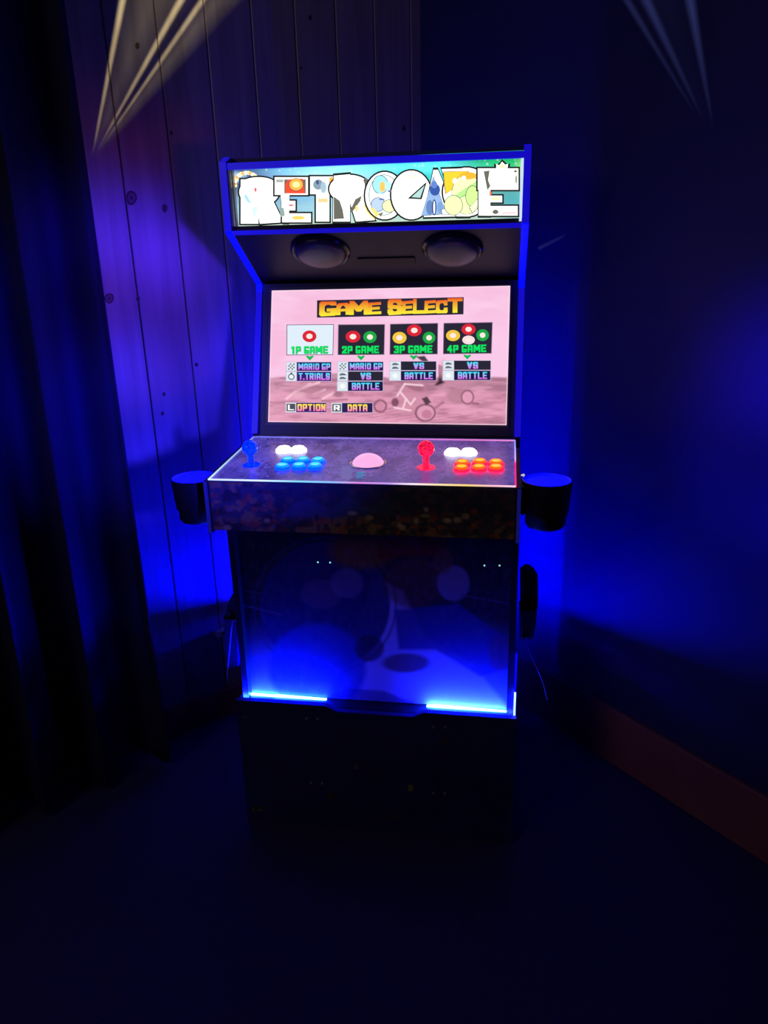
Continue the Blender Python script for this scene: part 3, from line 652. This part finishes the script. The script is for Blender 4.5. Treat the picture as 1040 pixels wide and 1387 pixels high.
# bright rim of the picture
e = np.minimum(np.minimum(P.u*323, (1-P.u)*323), np.minimum(P.v*185, (1-P.v)*185)); P.mix(np.clip(1.8-e, 0, 1)*.7, lin(np.array((255, 225, 240))))
scr = P.build('screen', lambda a, b: sfn(a, b), M['screen'], cab)
bm_txt = M['screen']
def sub(name, f): return f.build(name, bm_txt, scr)
BK = (42, 40, 56)
f = Flat(sfn); f.quad([(429.3, 406.8), (628, 402.4), (627.6, 425.8), (429.1, 430.2)], BK, .0003)
sub('title_banner', f)
def title(txt, x0, x1, y0, y1, seq):
    """fat cartoon capitals of varying height"""
    f = Flat(sfn); n = len(txt); x = x0; tw = sum(seq)
    for i, ch in enumerate(txt):
        w_ = (x1-x0)*seq[i]/tw; up = (0, 3.4, 1.2, 3.0, 2.5, 1)[i % 6]*(0 if ch in 'GS' else 1); up = 0 if ch in 'GSMLT' else 3
        def yy(xx_, b): return (y0 if not b else y1)-(xx_-x0)*.021
        a, b = x+.1, x+w_-.1; dn = 1.2 if ch in 'GS' else 0
        q = [(a, yy(a, 0)+up), (b, yy(b, 0)+up*.7), (b+.5, yy(b, 1)-(.5 if i % 2 else 0)+dn*.3), (a-.5, yy(a, 1)+dn)]
        f.text(ch, q, (235, 90, 40), (255, 240, 60), .0006+.00004*i, hx=.155, hy=.115); x += w_
    sub('title_lettering', f)
title('GAME', 432.5, 516, 408.5, 427.5, (1.25, .95, 1.35, .95)); title('SELECT', 525, 626.5, 405.5, 425.8, (1.15, .85, .9, .9, .9, 1.2))
tiles = [((389, 440.5), (451.3, 440), (450.4, 480), (388.8, 480.4), (226, 240, 252), '1P GAME', [(419, 455.5, 9.5, 8, (222, 40, 58))]),
         ((458.6, 440.2), (520.6, 439.8), (519.7, 479.8), (458, 480.2), BK, '2P GAME', [(478, 456, 10, 8, (222, 40, 58)), (501, 456.5, 9, 8, (30, 170, 70))]),
         ((528.9, 439.4), (592.5, 438.2), (592, 479.2), (528.3, 479.7), BK, '3P GAME', [(561, 447.5, 10, 8, (222, 40, 58)), (541, 457.5, 9.5, 8, (245, 200, 70)), (581, 457.5, 8.5, 8, (30, 170, 70))]),
         ((601.4, 438.2), (666.4, 437), (665, 478.2), (600.6, 479), BK, '4P GAME', [(634.5, 446, 9.5, 7.5, (222, 40, 58)), (613.5, 454.5, 9.5, 7.5, (245, 200, 70)), (653.5, 454, 8.5, 8, (30, 170, 70)), (634.5, 460.5, 8.5, 6, (250, 225, 228))])]
for q0, q1, q2, q3, bg, tx, dots in tiles:
    f = Flat(sfn)
    f.quad([(q0[0]-.8, q0[1]-.8), (q1[0]+.8, q1[1]-.8), (q2[0]+.8, q2[1]+.8), (q3[0]-.8, q3[1]+.8)], (70, 60, 90) if bg != BK else (150, 120, 150), .0002)
    f.quad([q0, q1, q2, q3], bg, .0004)
    for (x, y, a, b, c) in dots:
        f.disc(x, y, a, b, c, .0006); f.disc(x, y, a*.45, b*.45, (255, 236, 228), .0008)
    o = sub('menu_tile', f)
    f = Flat(sfn); a0, a1 = q3[0]+5, q2[0]-6.5
    for (dx, c, of) in ((.5, (0, 70, 30), .0009), (0, (20, 225, 100), .0011)):
        f.text(tx, [(a0+dx, q3[1]-11.4+dx), (a1+dx, q2[1]-11.6+dx), (a1+dx, q2[1]-1.4+dx), (a0+dx, q3[1]-1.2+dx)], c, c, of, hx=.175, hy=.11)
    sub('menu_lettering', f)
    cx_ = (q3[0]+q2[0])/2; f = Flat(sfn); y = q3[1]+2
    f.poly([(cx_-5.5, y+.4), (cx_-3.6, y-1), (cx_, y+.6), (cx_+3.6, y-1), (cx_+5.5, y+.4), (cx_, y+6)], (20, 190, 90), .0006); sub('menu_arrow', f)
def option(xi, x0, x1, y0, y1, tx, kind, tw=1., bg=BK, c1=(0, 225, 255), c2=(225, 90, 235)):
    f = Flat(sfn); f.rect(xi, y0, x1, y1, (205, 185, 215), .0003); f.rect(xi+.7, y0+.7, x0-.7, y1-.7, (222, 234, 242), .0005); f.rect(x0, y0+.6, x1-.6, y1-.6, bg, .0005)
    cx_, cy_ = (xi+x0)/2, (y0+y1)/2
    if kind == 'flag':
        for a in range(4):
            for b in range(4):
                if (a+b) % 2: f.rect(cx_-4.5+a*2.3, cy_-4.2+b*2.2, cx_-2.4+a*2.3, cy_-2.2+b*2.2, (120, 128, 140), .0007)
    elif kind == 'watch':
        f.disc(cx_, cy_+.5, 4.4, 4.2, (90, 96, 110), .0007); f.disc(cx_, cy_+.5, 3.1, 2.9, (235, 242, 248), .0008); f.rect(cx_-1.3, cy_-5.2, cx_+1.3, cy_-3.4, (90, 96, 110), .0008)
    elif kind == 'cars':
        for d in (-2.6, 2.4):
            f.poly([(cx_-4.6, cy_+d+1), (cx_-2.5, cy_+d-1.4), (cx_+1.5, cy_+d-1.2), (cx_+4.8, cy_+d+.6), (cx_+4.6, cy_+d+1.6), (cx_-4.4, cy_+d+1.8)], (105, 112, 124), .0007)
    elif kind == 'blank': f.disc(cx_, cy_, 3.6, 3.4, (248, 250, 252), .0007)
    elif kind in 'LR':
        f.rect(xi+1.4, y0+1.8, x0-1.4, y1-1.8, (72, 78, 88), .0006); f.text(kind, [(xi+3.2, y0+3.2), (x0-3, y0+3.2), (x0-3, y1-3.2), (xi+3.2, y1-3.2)], (250, 250, 252), (250, 250, 252), .0008, bold=.06)
    w_ = (x1-x0); m_ = w_*(1-tw)/2
    f.text(tx, [(x0+m_, y0+2.2), (x1-m_, y0+2.2), (x1-m_, y1-2), (x0+m_, y1-2)], c1, c2, .0009, hx=.175, hy=.1)
    sub('menu_option', f)
NV = (36, 30, 90)
option(387.3, 402, 449, 490, 503, 'MARIO GP', 'flag', .92, NV); option(387, 402, 449, 503, 516.6, 'T.TRIALS', 'watch', .9, (52, 30, 110))
option(457, 471.6, 519.4, 489.6, 502.6, 'MARIO GP', 'flag', .92, NV); option(456.6, 471.4, 519.2, 502.6, 516.2, 'VS', 'cars', .3); option(456.3, 471.2, 519, 516.2, 530, 'BATTLE', 'blank', .78, (24, 30, 66))
option(527.5, 543, 591.2, 489, 502, 'VS', 'cars', .3); option(527, 543, 591, 502, 515.8, 'BATTLE', 'blank', .8, (24, 30, 66))
option(599.6, 615, 665, 488, 501.5, 'VS', 'cars', .3); option(599.2, 615, 664.6, 501.5, 515.4, 'BATTLE', 'blank', .8, (24, 30, 66))
option(386.6, 401.2, 442.4, 545, 558.8, 'OPTION', 'L', .93, (60, 30, 110), (255, 235, 40), (255, 110, 180)); option(448.6, 463.2, 505, 545.4, 559.2, 'DATA', 'R', .64, (40, 34, 86), (255, 235, 40), (255, 120, 190))

# art panel below the deck: an abstract poster of soft colour shapes (the photo's figures are left out)
ap = Plane((0, .036, 0), (0, -1, 0))
def cq(x, z, Y): # world -> pixel
    c = R.T @ (np.array([x, Y, z])-CAM); return (CX+F*c[0]/c[2], CY+F*c[1]/c[2])
AQ = [cq(-IW, .80, .036), cq(IW, .80, .036), cq(IW, Z0, .036), cq(-IW, Z0, .036)]
P = Paint(AQ, 240, 170)
nn = fbm(P.x/22, P.y/22, 4); n2_ = fbm(P.x/6, P.y/9, 7)
P.c[:] = lin((44, 36, 70)); P.mix(np.clip((P.y-840)/90, 0, 1), lin(np.array((120, 120, 190))))
P.mix(np.clip((nn-.55)*4, 0, 1)*.25, lin(np.array((90, 70, 60))))
P.poly([(505, 780), (545, 800), (575, 860), (640, 900), (690, 960), (440, 960), (480, 900), (492, 830)], (190, 170, 225), .9, 6)
P.ell(440, 820, 88, 86, (36, 36, 118), 3, .95); P.ring(440, 820, 96, 92, 2.5, (64, 56, 120), .8)
P.ell(430, 905, 66, 60, (40, 60, 170), 8, .9); P.ell(490, 745, 45, 26, (140, 92, 40), 10, .8)
P.poly([(510, 722), (606, 722), (604, 752), (512, 756)], (120, 34, 40), .9, 4)
P.ell(560, 790, 40, 34, (110, 66, 74), 6, .7); P.ell(614, 790, 22, 24, (150, 130, 190), 4, .8); P.ell(600, 760, 14, 17, (130, 80, 80), 4, .7)
P.ell(435, 805, 28, 20, (110, 86, 140), 4, .7); P.ell(470, 790, 22, 20, (130, 110, 170), 4, .6)
P.poly([(534, 826), (620, 818), (682, 862), (690, 905), (650, 916), (590, 880), (540, 880)], (50, 50, 150), .9, 5)
P.ell(550, 898, 32, 13, (96, 44, 50), 4, .8); P.ell(500, 878, 20, 18, (60, 40, 70), 4, .8); P.ell(676, 885, 14, 24, (120, 60, 90), 6, .5)
P.line((330, 800), (364, 806), 1.2, (90, 80, 120), .7); P.line((330, 820), (380, 832), 1.6, (110, 90, 140), .7); P.line((625, 806), (690, 818), 1.2, (100, 90, 130), .7); P.line((640, 840), (690, 858), 1.2, (90, 80, 120), .5)
P.poly([(470, 932), (520, 936), (560, 952), (550, 962), (440, 958), (440, 944)], (50, 45, 120), .7, 3)
P.line((440, 946), (560, 952), .9, (120, 120, 170), .5); P.line((372, 948), (385, 935), 1, (60, 60, 90), .6); P.line((385, 935), (386, 950), 1, (60, 60, 90), .6)
P.mix(np.clip((n2_-.5)*3, 0, 1)*.12, lin(np.array((150, 150, 180))))
art = P.build('front_art_panel', lambda a, b: ap.at(a, b), M['print'], cab)
bm = bmesh.new(); box(bm, -IW, IW, .0365, .046, Z0, .80); obj('front_board', bm, M['black'], cab)
gl = mat('tiny_cyan_glint', (.4, .7, .7), .3, emit=(.25, .75, .8), es=1.1)  # glowing dots stand in for LED reflections on the panel
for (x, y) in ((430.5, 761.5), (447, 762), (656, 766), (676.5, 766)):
    c = ap.at(x, y, .0); bm = bmesh.new(); lathe(bm, [(.0019, 0), (.0017, .001), (0, .0016)], Matrix.Translation(Vector(c)) @ Matrix.Rotation(math.pi/2, 4, 'X'), 14); obj('painted_glint', bm, gl, cab, True)

# led tubes beside the body
led(BW+.002, BW+.006, .003, .010, .337, .405, M['led_tube'], cab); led(BW+.002, BW+.006, .003, .010, .405, .50, M['led_soft'], cab)
# side strips along the riser top and strips behind the body
for s in (-1, 1):
    a, b = sorted((s*(BW+.0006), s*(BW+.0020)))
    led(a, b, .03, .455, .3352, .3362, M['led_side'] if s < 0 else M['led_side_weak'], cab, 'side_led_strip')
    a, b = sorted((s*.20, s*.206)); led(a, b, YB-.024, YB-.020, .62, 1.15, M['led_rear'], cab, 'rear_led_strip'); led(a, b, YB-.024, YB-.020, .345, .619, M['led_rear_low'], cab, 'rear_led_strip')

# ---- control deck
DW = .305; dk0, dk1 = -.09, .222; zf, zb = .913, .9275
def dz(y): return zf+(zb-zf)*(y-dk0)/(dk1-dk0)
for s in (-1, 1):
    bm = bmesh.new(); a, b = sorted((s*.3155, s*.3055)); prism(bm, [(-.093, .800), (.0155, .800), (.0155, .899), (.16, .903), (.16, dz(.16)-.001), (-.093, dz(-.093)-.001)], 'x', a, b, .0006)
    obj('control_box_side', bm, M['wood_side'], cab)
for s in (-1, 1):
    a, b = sorted((s*.3157, s*.3085)); ribbon([(-.093, .800), (-.093, .9105)], a, b, .0015, M['molding_faint'])
bm = bmesh.new(); prism(bm, [(-.090, .806), (-.082, .806), (-.082, .906), (.22, .916), (.22, dz(.22)-.004), (-.090, dz(-.09)-.004)], 'x', -.305, .305); box(bm, -.305, .305, -.082, .015, .806, .812); obj('control_box', bm, M['black'], cab)
fp = Plane((0, -.0905, 0), (0, -1, 0))
FQ = [cq(-.305, .909, -.0905), cq(.305, .909, -.0905), cq(.305, .806, -.0905), cq(-.305, .806, -.0905)]
P = Paint(FQ, 300, 50)
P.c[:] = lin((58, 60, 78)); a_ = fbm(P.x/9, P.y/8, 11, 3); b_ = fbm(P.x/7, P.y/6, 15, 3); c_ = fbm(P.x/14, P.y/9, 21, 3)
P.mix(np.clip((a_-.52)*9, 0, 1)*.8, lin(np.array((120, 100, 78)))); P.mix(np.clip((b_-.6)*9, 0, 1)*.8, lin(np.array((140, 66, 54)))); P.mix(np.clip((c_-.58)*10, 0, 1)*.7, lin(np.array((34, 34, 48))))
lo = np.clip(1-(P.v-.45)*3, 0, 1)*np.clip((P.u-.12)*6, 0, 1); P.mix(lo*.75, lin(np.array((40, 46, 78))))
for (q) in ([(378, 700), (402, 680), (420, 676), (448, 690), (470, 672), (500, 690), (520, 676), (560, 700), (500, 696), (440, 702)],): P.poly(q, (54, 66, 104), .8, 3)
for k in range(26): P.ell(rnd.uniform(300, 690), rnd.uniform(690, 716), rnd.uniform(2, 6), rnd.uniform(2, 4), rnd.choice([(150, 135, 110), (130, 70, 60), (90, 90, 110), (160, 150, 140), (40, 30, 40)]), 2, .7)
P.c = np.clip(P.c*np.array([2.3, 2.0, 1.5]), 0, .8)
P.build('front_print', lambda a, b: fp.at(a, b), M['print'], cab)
dn = nrm(np.array([0, -(zb-zf), dk1-dk0])); dp = Plane((0, dk0, zf), dn)
DQ = [cq(-DW, zb, dk1), cq(DW, zb, dk1), cq(DW, zf, dk0), cq(-DW, zf, dk0)]
P = Paint(DQ, 330, 80)
a_ = fbm(P.u*26, P.v*9, 31, 4); b_ = fbm(P.u*14, P.v*6, 35, 4); c_ = fbm(P.u*60, P.v*22, 38, 3)
P.c[:] = lin((124, 116, 150)); P.mix(np.clip((a_-.5)*6, 0, 1)*.7, lin(np.array((170, 150, 180)))); P.mix(np.clip((.46-b_)*8, 0, 1)*.8, lin(np.array((84, 80, 120)))); P.mix(np.clip((np.abs(c_-.5)-.16)*12, 0, 1)*.5, lin(np.array((60, 56, 84))))
P.mix(np.clip(1-np.abs(a_-.5)*60, 0, 1)*.6, lin(np.array((210, 200, 220)))); P.mix(np.clip((P.u-.35)*3, 0, 1)*.3, lin(np.array((180, 130, 150))))
P.poly([(463, 632), (478, 631), (476, 648), (462, 648)], (150, 160, 165), .8, 2)
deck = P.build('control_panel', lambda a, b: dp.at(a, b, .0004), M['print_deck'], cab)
bm = bmesh.new(); prism(bm, [(dk0, zf), (dk1, zb), (dk1, zb-.0035), (dk0, zf-.0035)], 'x', -DW, DW); obj('acrylic_sheet', bm, M['bezel'], cab)
def dfn(px, py, off=0): return dp.at(px, py, .0006+off)
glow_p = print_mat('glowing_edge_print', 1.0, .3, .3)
Flat(dfn).text('OF', [(483, 639), (495, 639), (494.5, 648), (482.5, 648)], (20, 120, 170), (20, 120, 170), .0003).build('printed_letters', glow_p, deck)
# lit acrylic edge, coloured by the lamps near it
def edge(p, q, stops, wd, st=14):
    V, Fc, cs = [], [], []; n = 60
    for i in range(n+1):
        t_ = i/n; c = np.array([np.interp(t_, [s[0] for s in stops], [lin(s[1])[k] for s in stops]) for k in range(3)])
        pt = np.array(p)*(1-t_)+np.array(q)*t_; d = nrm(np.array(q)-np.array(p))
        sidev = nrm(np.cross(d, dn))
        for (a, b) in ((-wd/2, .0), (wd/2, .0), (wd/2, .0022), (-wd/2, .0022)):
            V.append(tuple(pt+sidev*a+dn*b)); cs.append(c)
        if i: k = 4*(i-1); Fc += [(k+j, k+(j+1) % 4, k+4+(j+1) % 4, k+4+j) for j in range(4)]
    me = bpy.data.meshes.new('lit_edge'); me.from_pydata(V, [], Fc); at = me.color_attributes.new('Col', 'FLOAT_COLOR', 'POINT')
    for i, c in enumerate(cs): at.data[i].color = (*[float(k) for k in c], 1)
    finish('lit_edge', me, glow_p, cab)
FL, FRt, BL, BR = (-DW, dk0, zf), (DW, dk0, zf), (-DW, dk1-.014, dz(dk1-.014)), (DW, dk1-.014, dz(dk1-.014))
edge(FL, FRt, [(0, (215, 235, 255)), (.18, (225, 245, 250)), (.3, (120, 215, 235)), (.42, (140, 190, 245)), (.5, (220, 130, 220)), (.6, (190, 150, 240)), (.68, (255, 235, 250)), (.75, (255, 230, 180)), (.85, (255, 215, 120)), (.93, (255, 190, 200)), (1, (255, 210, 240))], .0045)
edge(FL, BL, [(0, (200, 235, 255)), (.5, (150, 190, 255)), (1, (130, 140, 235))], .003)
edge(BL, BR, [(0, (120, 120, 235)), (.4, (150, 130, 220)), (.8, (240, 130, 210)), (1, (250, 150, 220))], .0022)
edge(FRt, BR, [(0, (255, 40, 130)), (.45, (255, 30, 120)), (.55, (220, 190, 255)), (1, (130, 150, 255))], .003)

def frame_at(px, py, off=0):
    c = dp.at(px, py, off); z = Vector(dn); x = Vector((1, 0, 0)); y = z.cross(x)
    return Matrix(((x.x, y.x, z.x, c[0]), (x.y, y.y, z.y, c[1]), (x.z, y.z, z.z, c[2]), (0, 0, 0, 1)))
def button(px, py, m_rim, m_body, m_hi, r=.0165):
    T = frame_at(px, py, .0006); bm = bmesh.new()
    lathe(bm, [(0, .0), (r, .0), (r, .003), (r*.93, .0055), (r*.80, .006), (r*.78, .0035)], T, 28); b = obj('push_button', bm, m_rim, cab, True)
    bm = bmesh.new(); lathe(bm, [(r*.77, .003), (r*.76, .0085), (r*.70, .0098), (r*.55, .0095)], T, 28); obj('plunger_rim', bm, m_body, b, True)
    bm = bmesh.new(); lathe(bm, [(r*.55, .0094), (r*.3, .0088), (0, .0086)], T, 28); obj('plunger', bm, m_hi, b, True)
for (x, y) in ((384.5, 611), (404.5, 611), (613, 614.5), (634.7, 614.5)): button(x, y, M['btn_white'], M['btn_white'], M['btn_white'], .0182)
for (x, y) in ((390, 626), (410.5, 626), (431, 626.5), (382.5, 634.5), (405, 634), (427, 634)): button(x, y, M['btn_blue_rim'], M['btn_blue'], M['btn_blue_hi'])
for (x, y) in ((626, 630), (649.5, 628.5), (671.5, 629.5), (625, 637), (648.5, 636.5), (671.5, 636.5)): button(x, y, M['btn_red_rim'], M['btn_red'], M['btn_red_hi'])
def joystick(px, py, mb, r, h):
    T = frame_at(px, py, .0006); bm = bmesh.new()
    lathe(bm, [(0, 0), (.019, 0), (.019, .0012), (.011, .0025), (.010, .002), (.0, .002)], T, 32); j = obj('joystick', bm, mb, cab, True)
    bm = bmesh.new(); lathe(bm, [(.0065, .002), (.0065, h-r*.6), (.0085, h-r*.55), (.0085, h-r*.3)], T, 20); obj('joystick_shaft', bm, mb, j, True)
    bm = bmesh.new(); t = bmesh.new(); bmesh.ops.create_icosphere(t, subdivisions=3, radius=r)
    for v in t.verts:
        n = v.co.normalized(); k = math.sin(n.x*14)*math.sin(n.y*14+1)*math.sin(n.z*14+2); v.co = n*(r*(1+.02*k))
    bmesh.ops.transform(t, matrix=T @ Matrix.Translation((0, 0, h)), verts=t.verts); merge(bm, t); obj('ball_top', bm, mb, j, True)
    return j
def ballm(name, c, es):
    ma = mat(name, c, .12, emit=c, es=es); nt = ma.node_tree; b = nt.nodes['Principled BSDF']; tc = nt.nodes.new('ShaderNodeTexCoord'); v = nt.nodes.new('ShaderNodeTexVoronoi'); v.inputs['Scale'].default_value = 220
    r = nt.nodes.new('ShaderNodeMapRange'); r.inputs[1].default_value = .1; r.inputs[2].default_value = .7; r.inputs[3].default_value = es*1.5; r.inputs[4].default_value = es*.35
    nt.links.new(tc.outputs['Object'], v.inputs[0]); nt.links.new(v.outputs['Distance'], r.inputs[0]); nt.links.new(r.outputs[0], b.inputs['Emission Strength']); return ma
joystick(340.5, 630, ballm('lit_blue_bubble_ball', (.0, .03, 1.), 1.4), .0165, .0385)
joystick(577, 633.5, ballm('lit_red_bubble_ball', (1., .010, .07), 1.5), .0172, .0405)
T = frame_at(498.5, 627.5, .0006); bm = bmesh.new()
lathe(bm, [(.0345, 0), (.0385, 0), (.0385, .0016), (.036, .0022), (.0345, .0008)], T, 48); tb = obj('trackball', bm, M['chrome'], cab, True)
bm = bmesh.new(); lathe(bm, [(.0345*math.cos(a*math.pi/24), -.006+.0265*math.sin(a*math.pi/24)) for a in range(2, 13)], T, 48); obj('trackball_ball', bm, M['trackball'], tb, True)
bm = bmesh.new(); lathe(bm, [(.0335, .0009), (.0347, .0009)], T, 48); obj('trackball_gasket', bm, M['rubber'], tb)

# ------------------------------------------------------------------ cup holders
def cup(x, y, z, label, k=.92):
    s = 1 if x > 0 else -1
    t = thing('cup_holder', label, 'cup holder', (x, y, z-.1), 'black cup holders on the control box')
    T = Matrix.Translation((x, y, z)) @ Matrix.Scale(k, 4)
    bm = bmesh.new(); lathe(bm, [(.0500, 0), (.0525, -.001), (.0525, -.007), (.0470, -.072), (.0440, -.0725), (.0435, -.074), (.0428, -.096), (.039, -.103), (0, -.105), ], T, 48)
    lathe(bm, [(.0500, 0), (.0488, -.0075), (0, -.0075)], T, 48); obj('cup_body', bm, M['cup'], t, True)
    bm = bmesh.new(); lathe(bm, [(0, -.0065), (.0480, -.0055), (.0493, -.0015)], T, 48); obj('light_ring', bm, M['cup_light'], t, True)
    bm = bmesh.new(); a, b = sorted((s*.3162, x-s*.041)); box(bm, a, b, y-.03, y+.03, z-.065, z-.008, .002); obj('bracket', bm, M['cup'], t)
    return t
cup(.3655, -.045, .916, 'black cup holder glowing blue inside, fixed to the right of the control panel')
cup(-.3635, -.025, .899, 'black cup holder glowing blue inside, half hidden left of the control panel')
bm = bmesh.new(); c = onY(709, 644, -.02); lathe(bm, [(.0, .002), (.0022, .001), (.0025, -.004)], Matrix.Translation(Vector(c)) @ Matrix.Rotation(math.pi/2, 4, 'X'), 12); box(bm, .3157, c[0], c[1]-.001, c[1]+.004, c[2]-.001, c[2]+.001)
o = obj('screw_head', bm, mat('glowing_screw', (.8, .8, .8), .3, emit=(.8, .75, 1), es=.6), cab)  # small screw, with a glow put in so it shows white

# ------------------------------------------------------------------ light guns in holsters
def px_prism(pts, Y, d, m, name, parent, bev=.001):
    q = [(float(onY(a, b, Y)[0]), float(onY(a, b, Y)[2])) for a, b in pts]; bm = bmesh.new(); prism(bm, q, 'y', Y, Y+d, bev); return obj(name, bm, m, parent)
hl = thing('light_gun_holster', 'black holster screwed to the left side of the cabinet below the deck', 'holster', (-.35, .14, .45))
px_prism([(321, 838), (304, 838), (303, 872), (308, 905), (322, 905)], .13, .045, M['rubber'], 'holster_pocket', hl, .002)
px_prism([(313, 838.5), (322.5, 840.5), (322.5, 843), (313, 841)], .124, .006, M['chrome'], 'clip', hl, .0003)
gn = thing('light_gun', 'black light gun hanging in the holster on the left side', 'light gun', (-.34, .15, .55))
px_prism([(319, 797), (311, 812), (304, 833), (302, 839), (321, 839), (321, 800)], .135, .034, M['rubber'], 'grip', gn, .002)
px_prism([(318, 839), (307, 839), (308, 862), (317, 862)], .142, .02, M['rubber'], 'barrel', gn, .002)
hr = thing('light_gun_holster', 'black holster on the right side of the cabinet with a small metal clip', 'holster', (.36, .1, .45))
px_prism([(703, 826), (727, 826), (726, 845), (722, 866), (704, 866)], .09, .05, M['rubber'], 'holster_pocket', hr, .002)
px_prism([(706, 862.5), (715, 863.5), (715, 866), (706, 865.5)], .084, .006, M['chrome'], 'clip', hr, .0003)
gr = thing('light_gun', 'black light gun standing grip up in the holster on the right side', 'light gun', (.36, .12, .56))
px_prism([(704, 776), (709, 776), (711, 771), (719, 773), (720, 776), (724, 777), (725, 782), (728.5, 783), (728, 826), (705, 826)], .10, .034, M['rubber'], 'grip', gr, .0015)
px_prism([(707, 787), (709.5, 788), (709, 806), (706.5, 804)], .097, .003, M['molding_dim'], 'trigger', gr, .0003)
px_prism([(708, 826), (724, 826), (722, 850), (709, 850)], .106, .02, M['rubber'], 'barrel', gr, .002)
M['cable'] = mat('pale_cable', (.3, .28, .45), .3)
bm = bmesh.new(); tube(bm, spline([onY(*p, .115) for p in ((315, 841), (313, 858), (310.5, 885), (308.5, 905), (307.5, 920))]), .0014); o = obj('cable', bm, M['cable']); o['label'] = 'pale cable hanging straight down from the holster on the left side'; o['category'] = 'cable'; o['group'] = 'light gun cables'
bm = bmesh.new(); tube(bm, spline([onY(*p, .075) for p in ((705.5, 834), (706.5, 850), (706.5, 863), (711, 866), (714, 873), (718, 886), (727, 905), (734, 922), (738, 936), (741, 948))]), .0010); o = obj('cable', bm, M['cable']); o['label'] = 'pale cable bowing out to the right from the holster on the right side'; o['category'] = 'cable'; o['group'] = 'light gun cables'

# small white adaptor box on the left wall, low beside the cabinet
ad = thing('plug_adaptor', 'small white adaptor plugged in low on the plank wall beside the cabinet', 'adaptor', tuple(onLeft(298, 854, .01)))
c = onLeft(298, 854, 0); tt = float((c-K) @ DL)
bm = bmesh.new(); wall_box(bm, DL, NL, tt-.021, tt+.021, .0005, .022, c[2]-.009, c[2]+.009, .0015); obj('adaptor_body', bm, M['white_plastic'], ad)
bm = bmesh.new(); wall_box(bm, DL, NL, tt-.009, tt+.006, .022, .0235, c[2]-.003, c[2]+.004, .0003); obj('switch', bm, M['black'], ad)
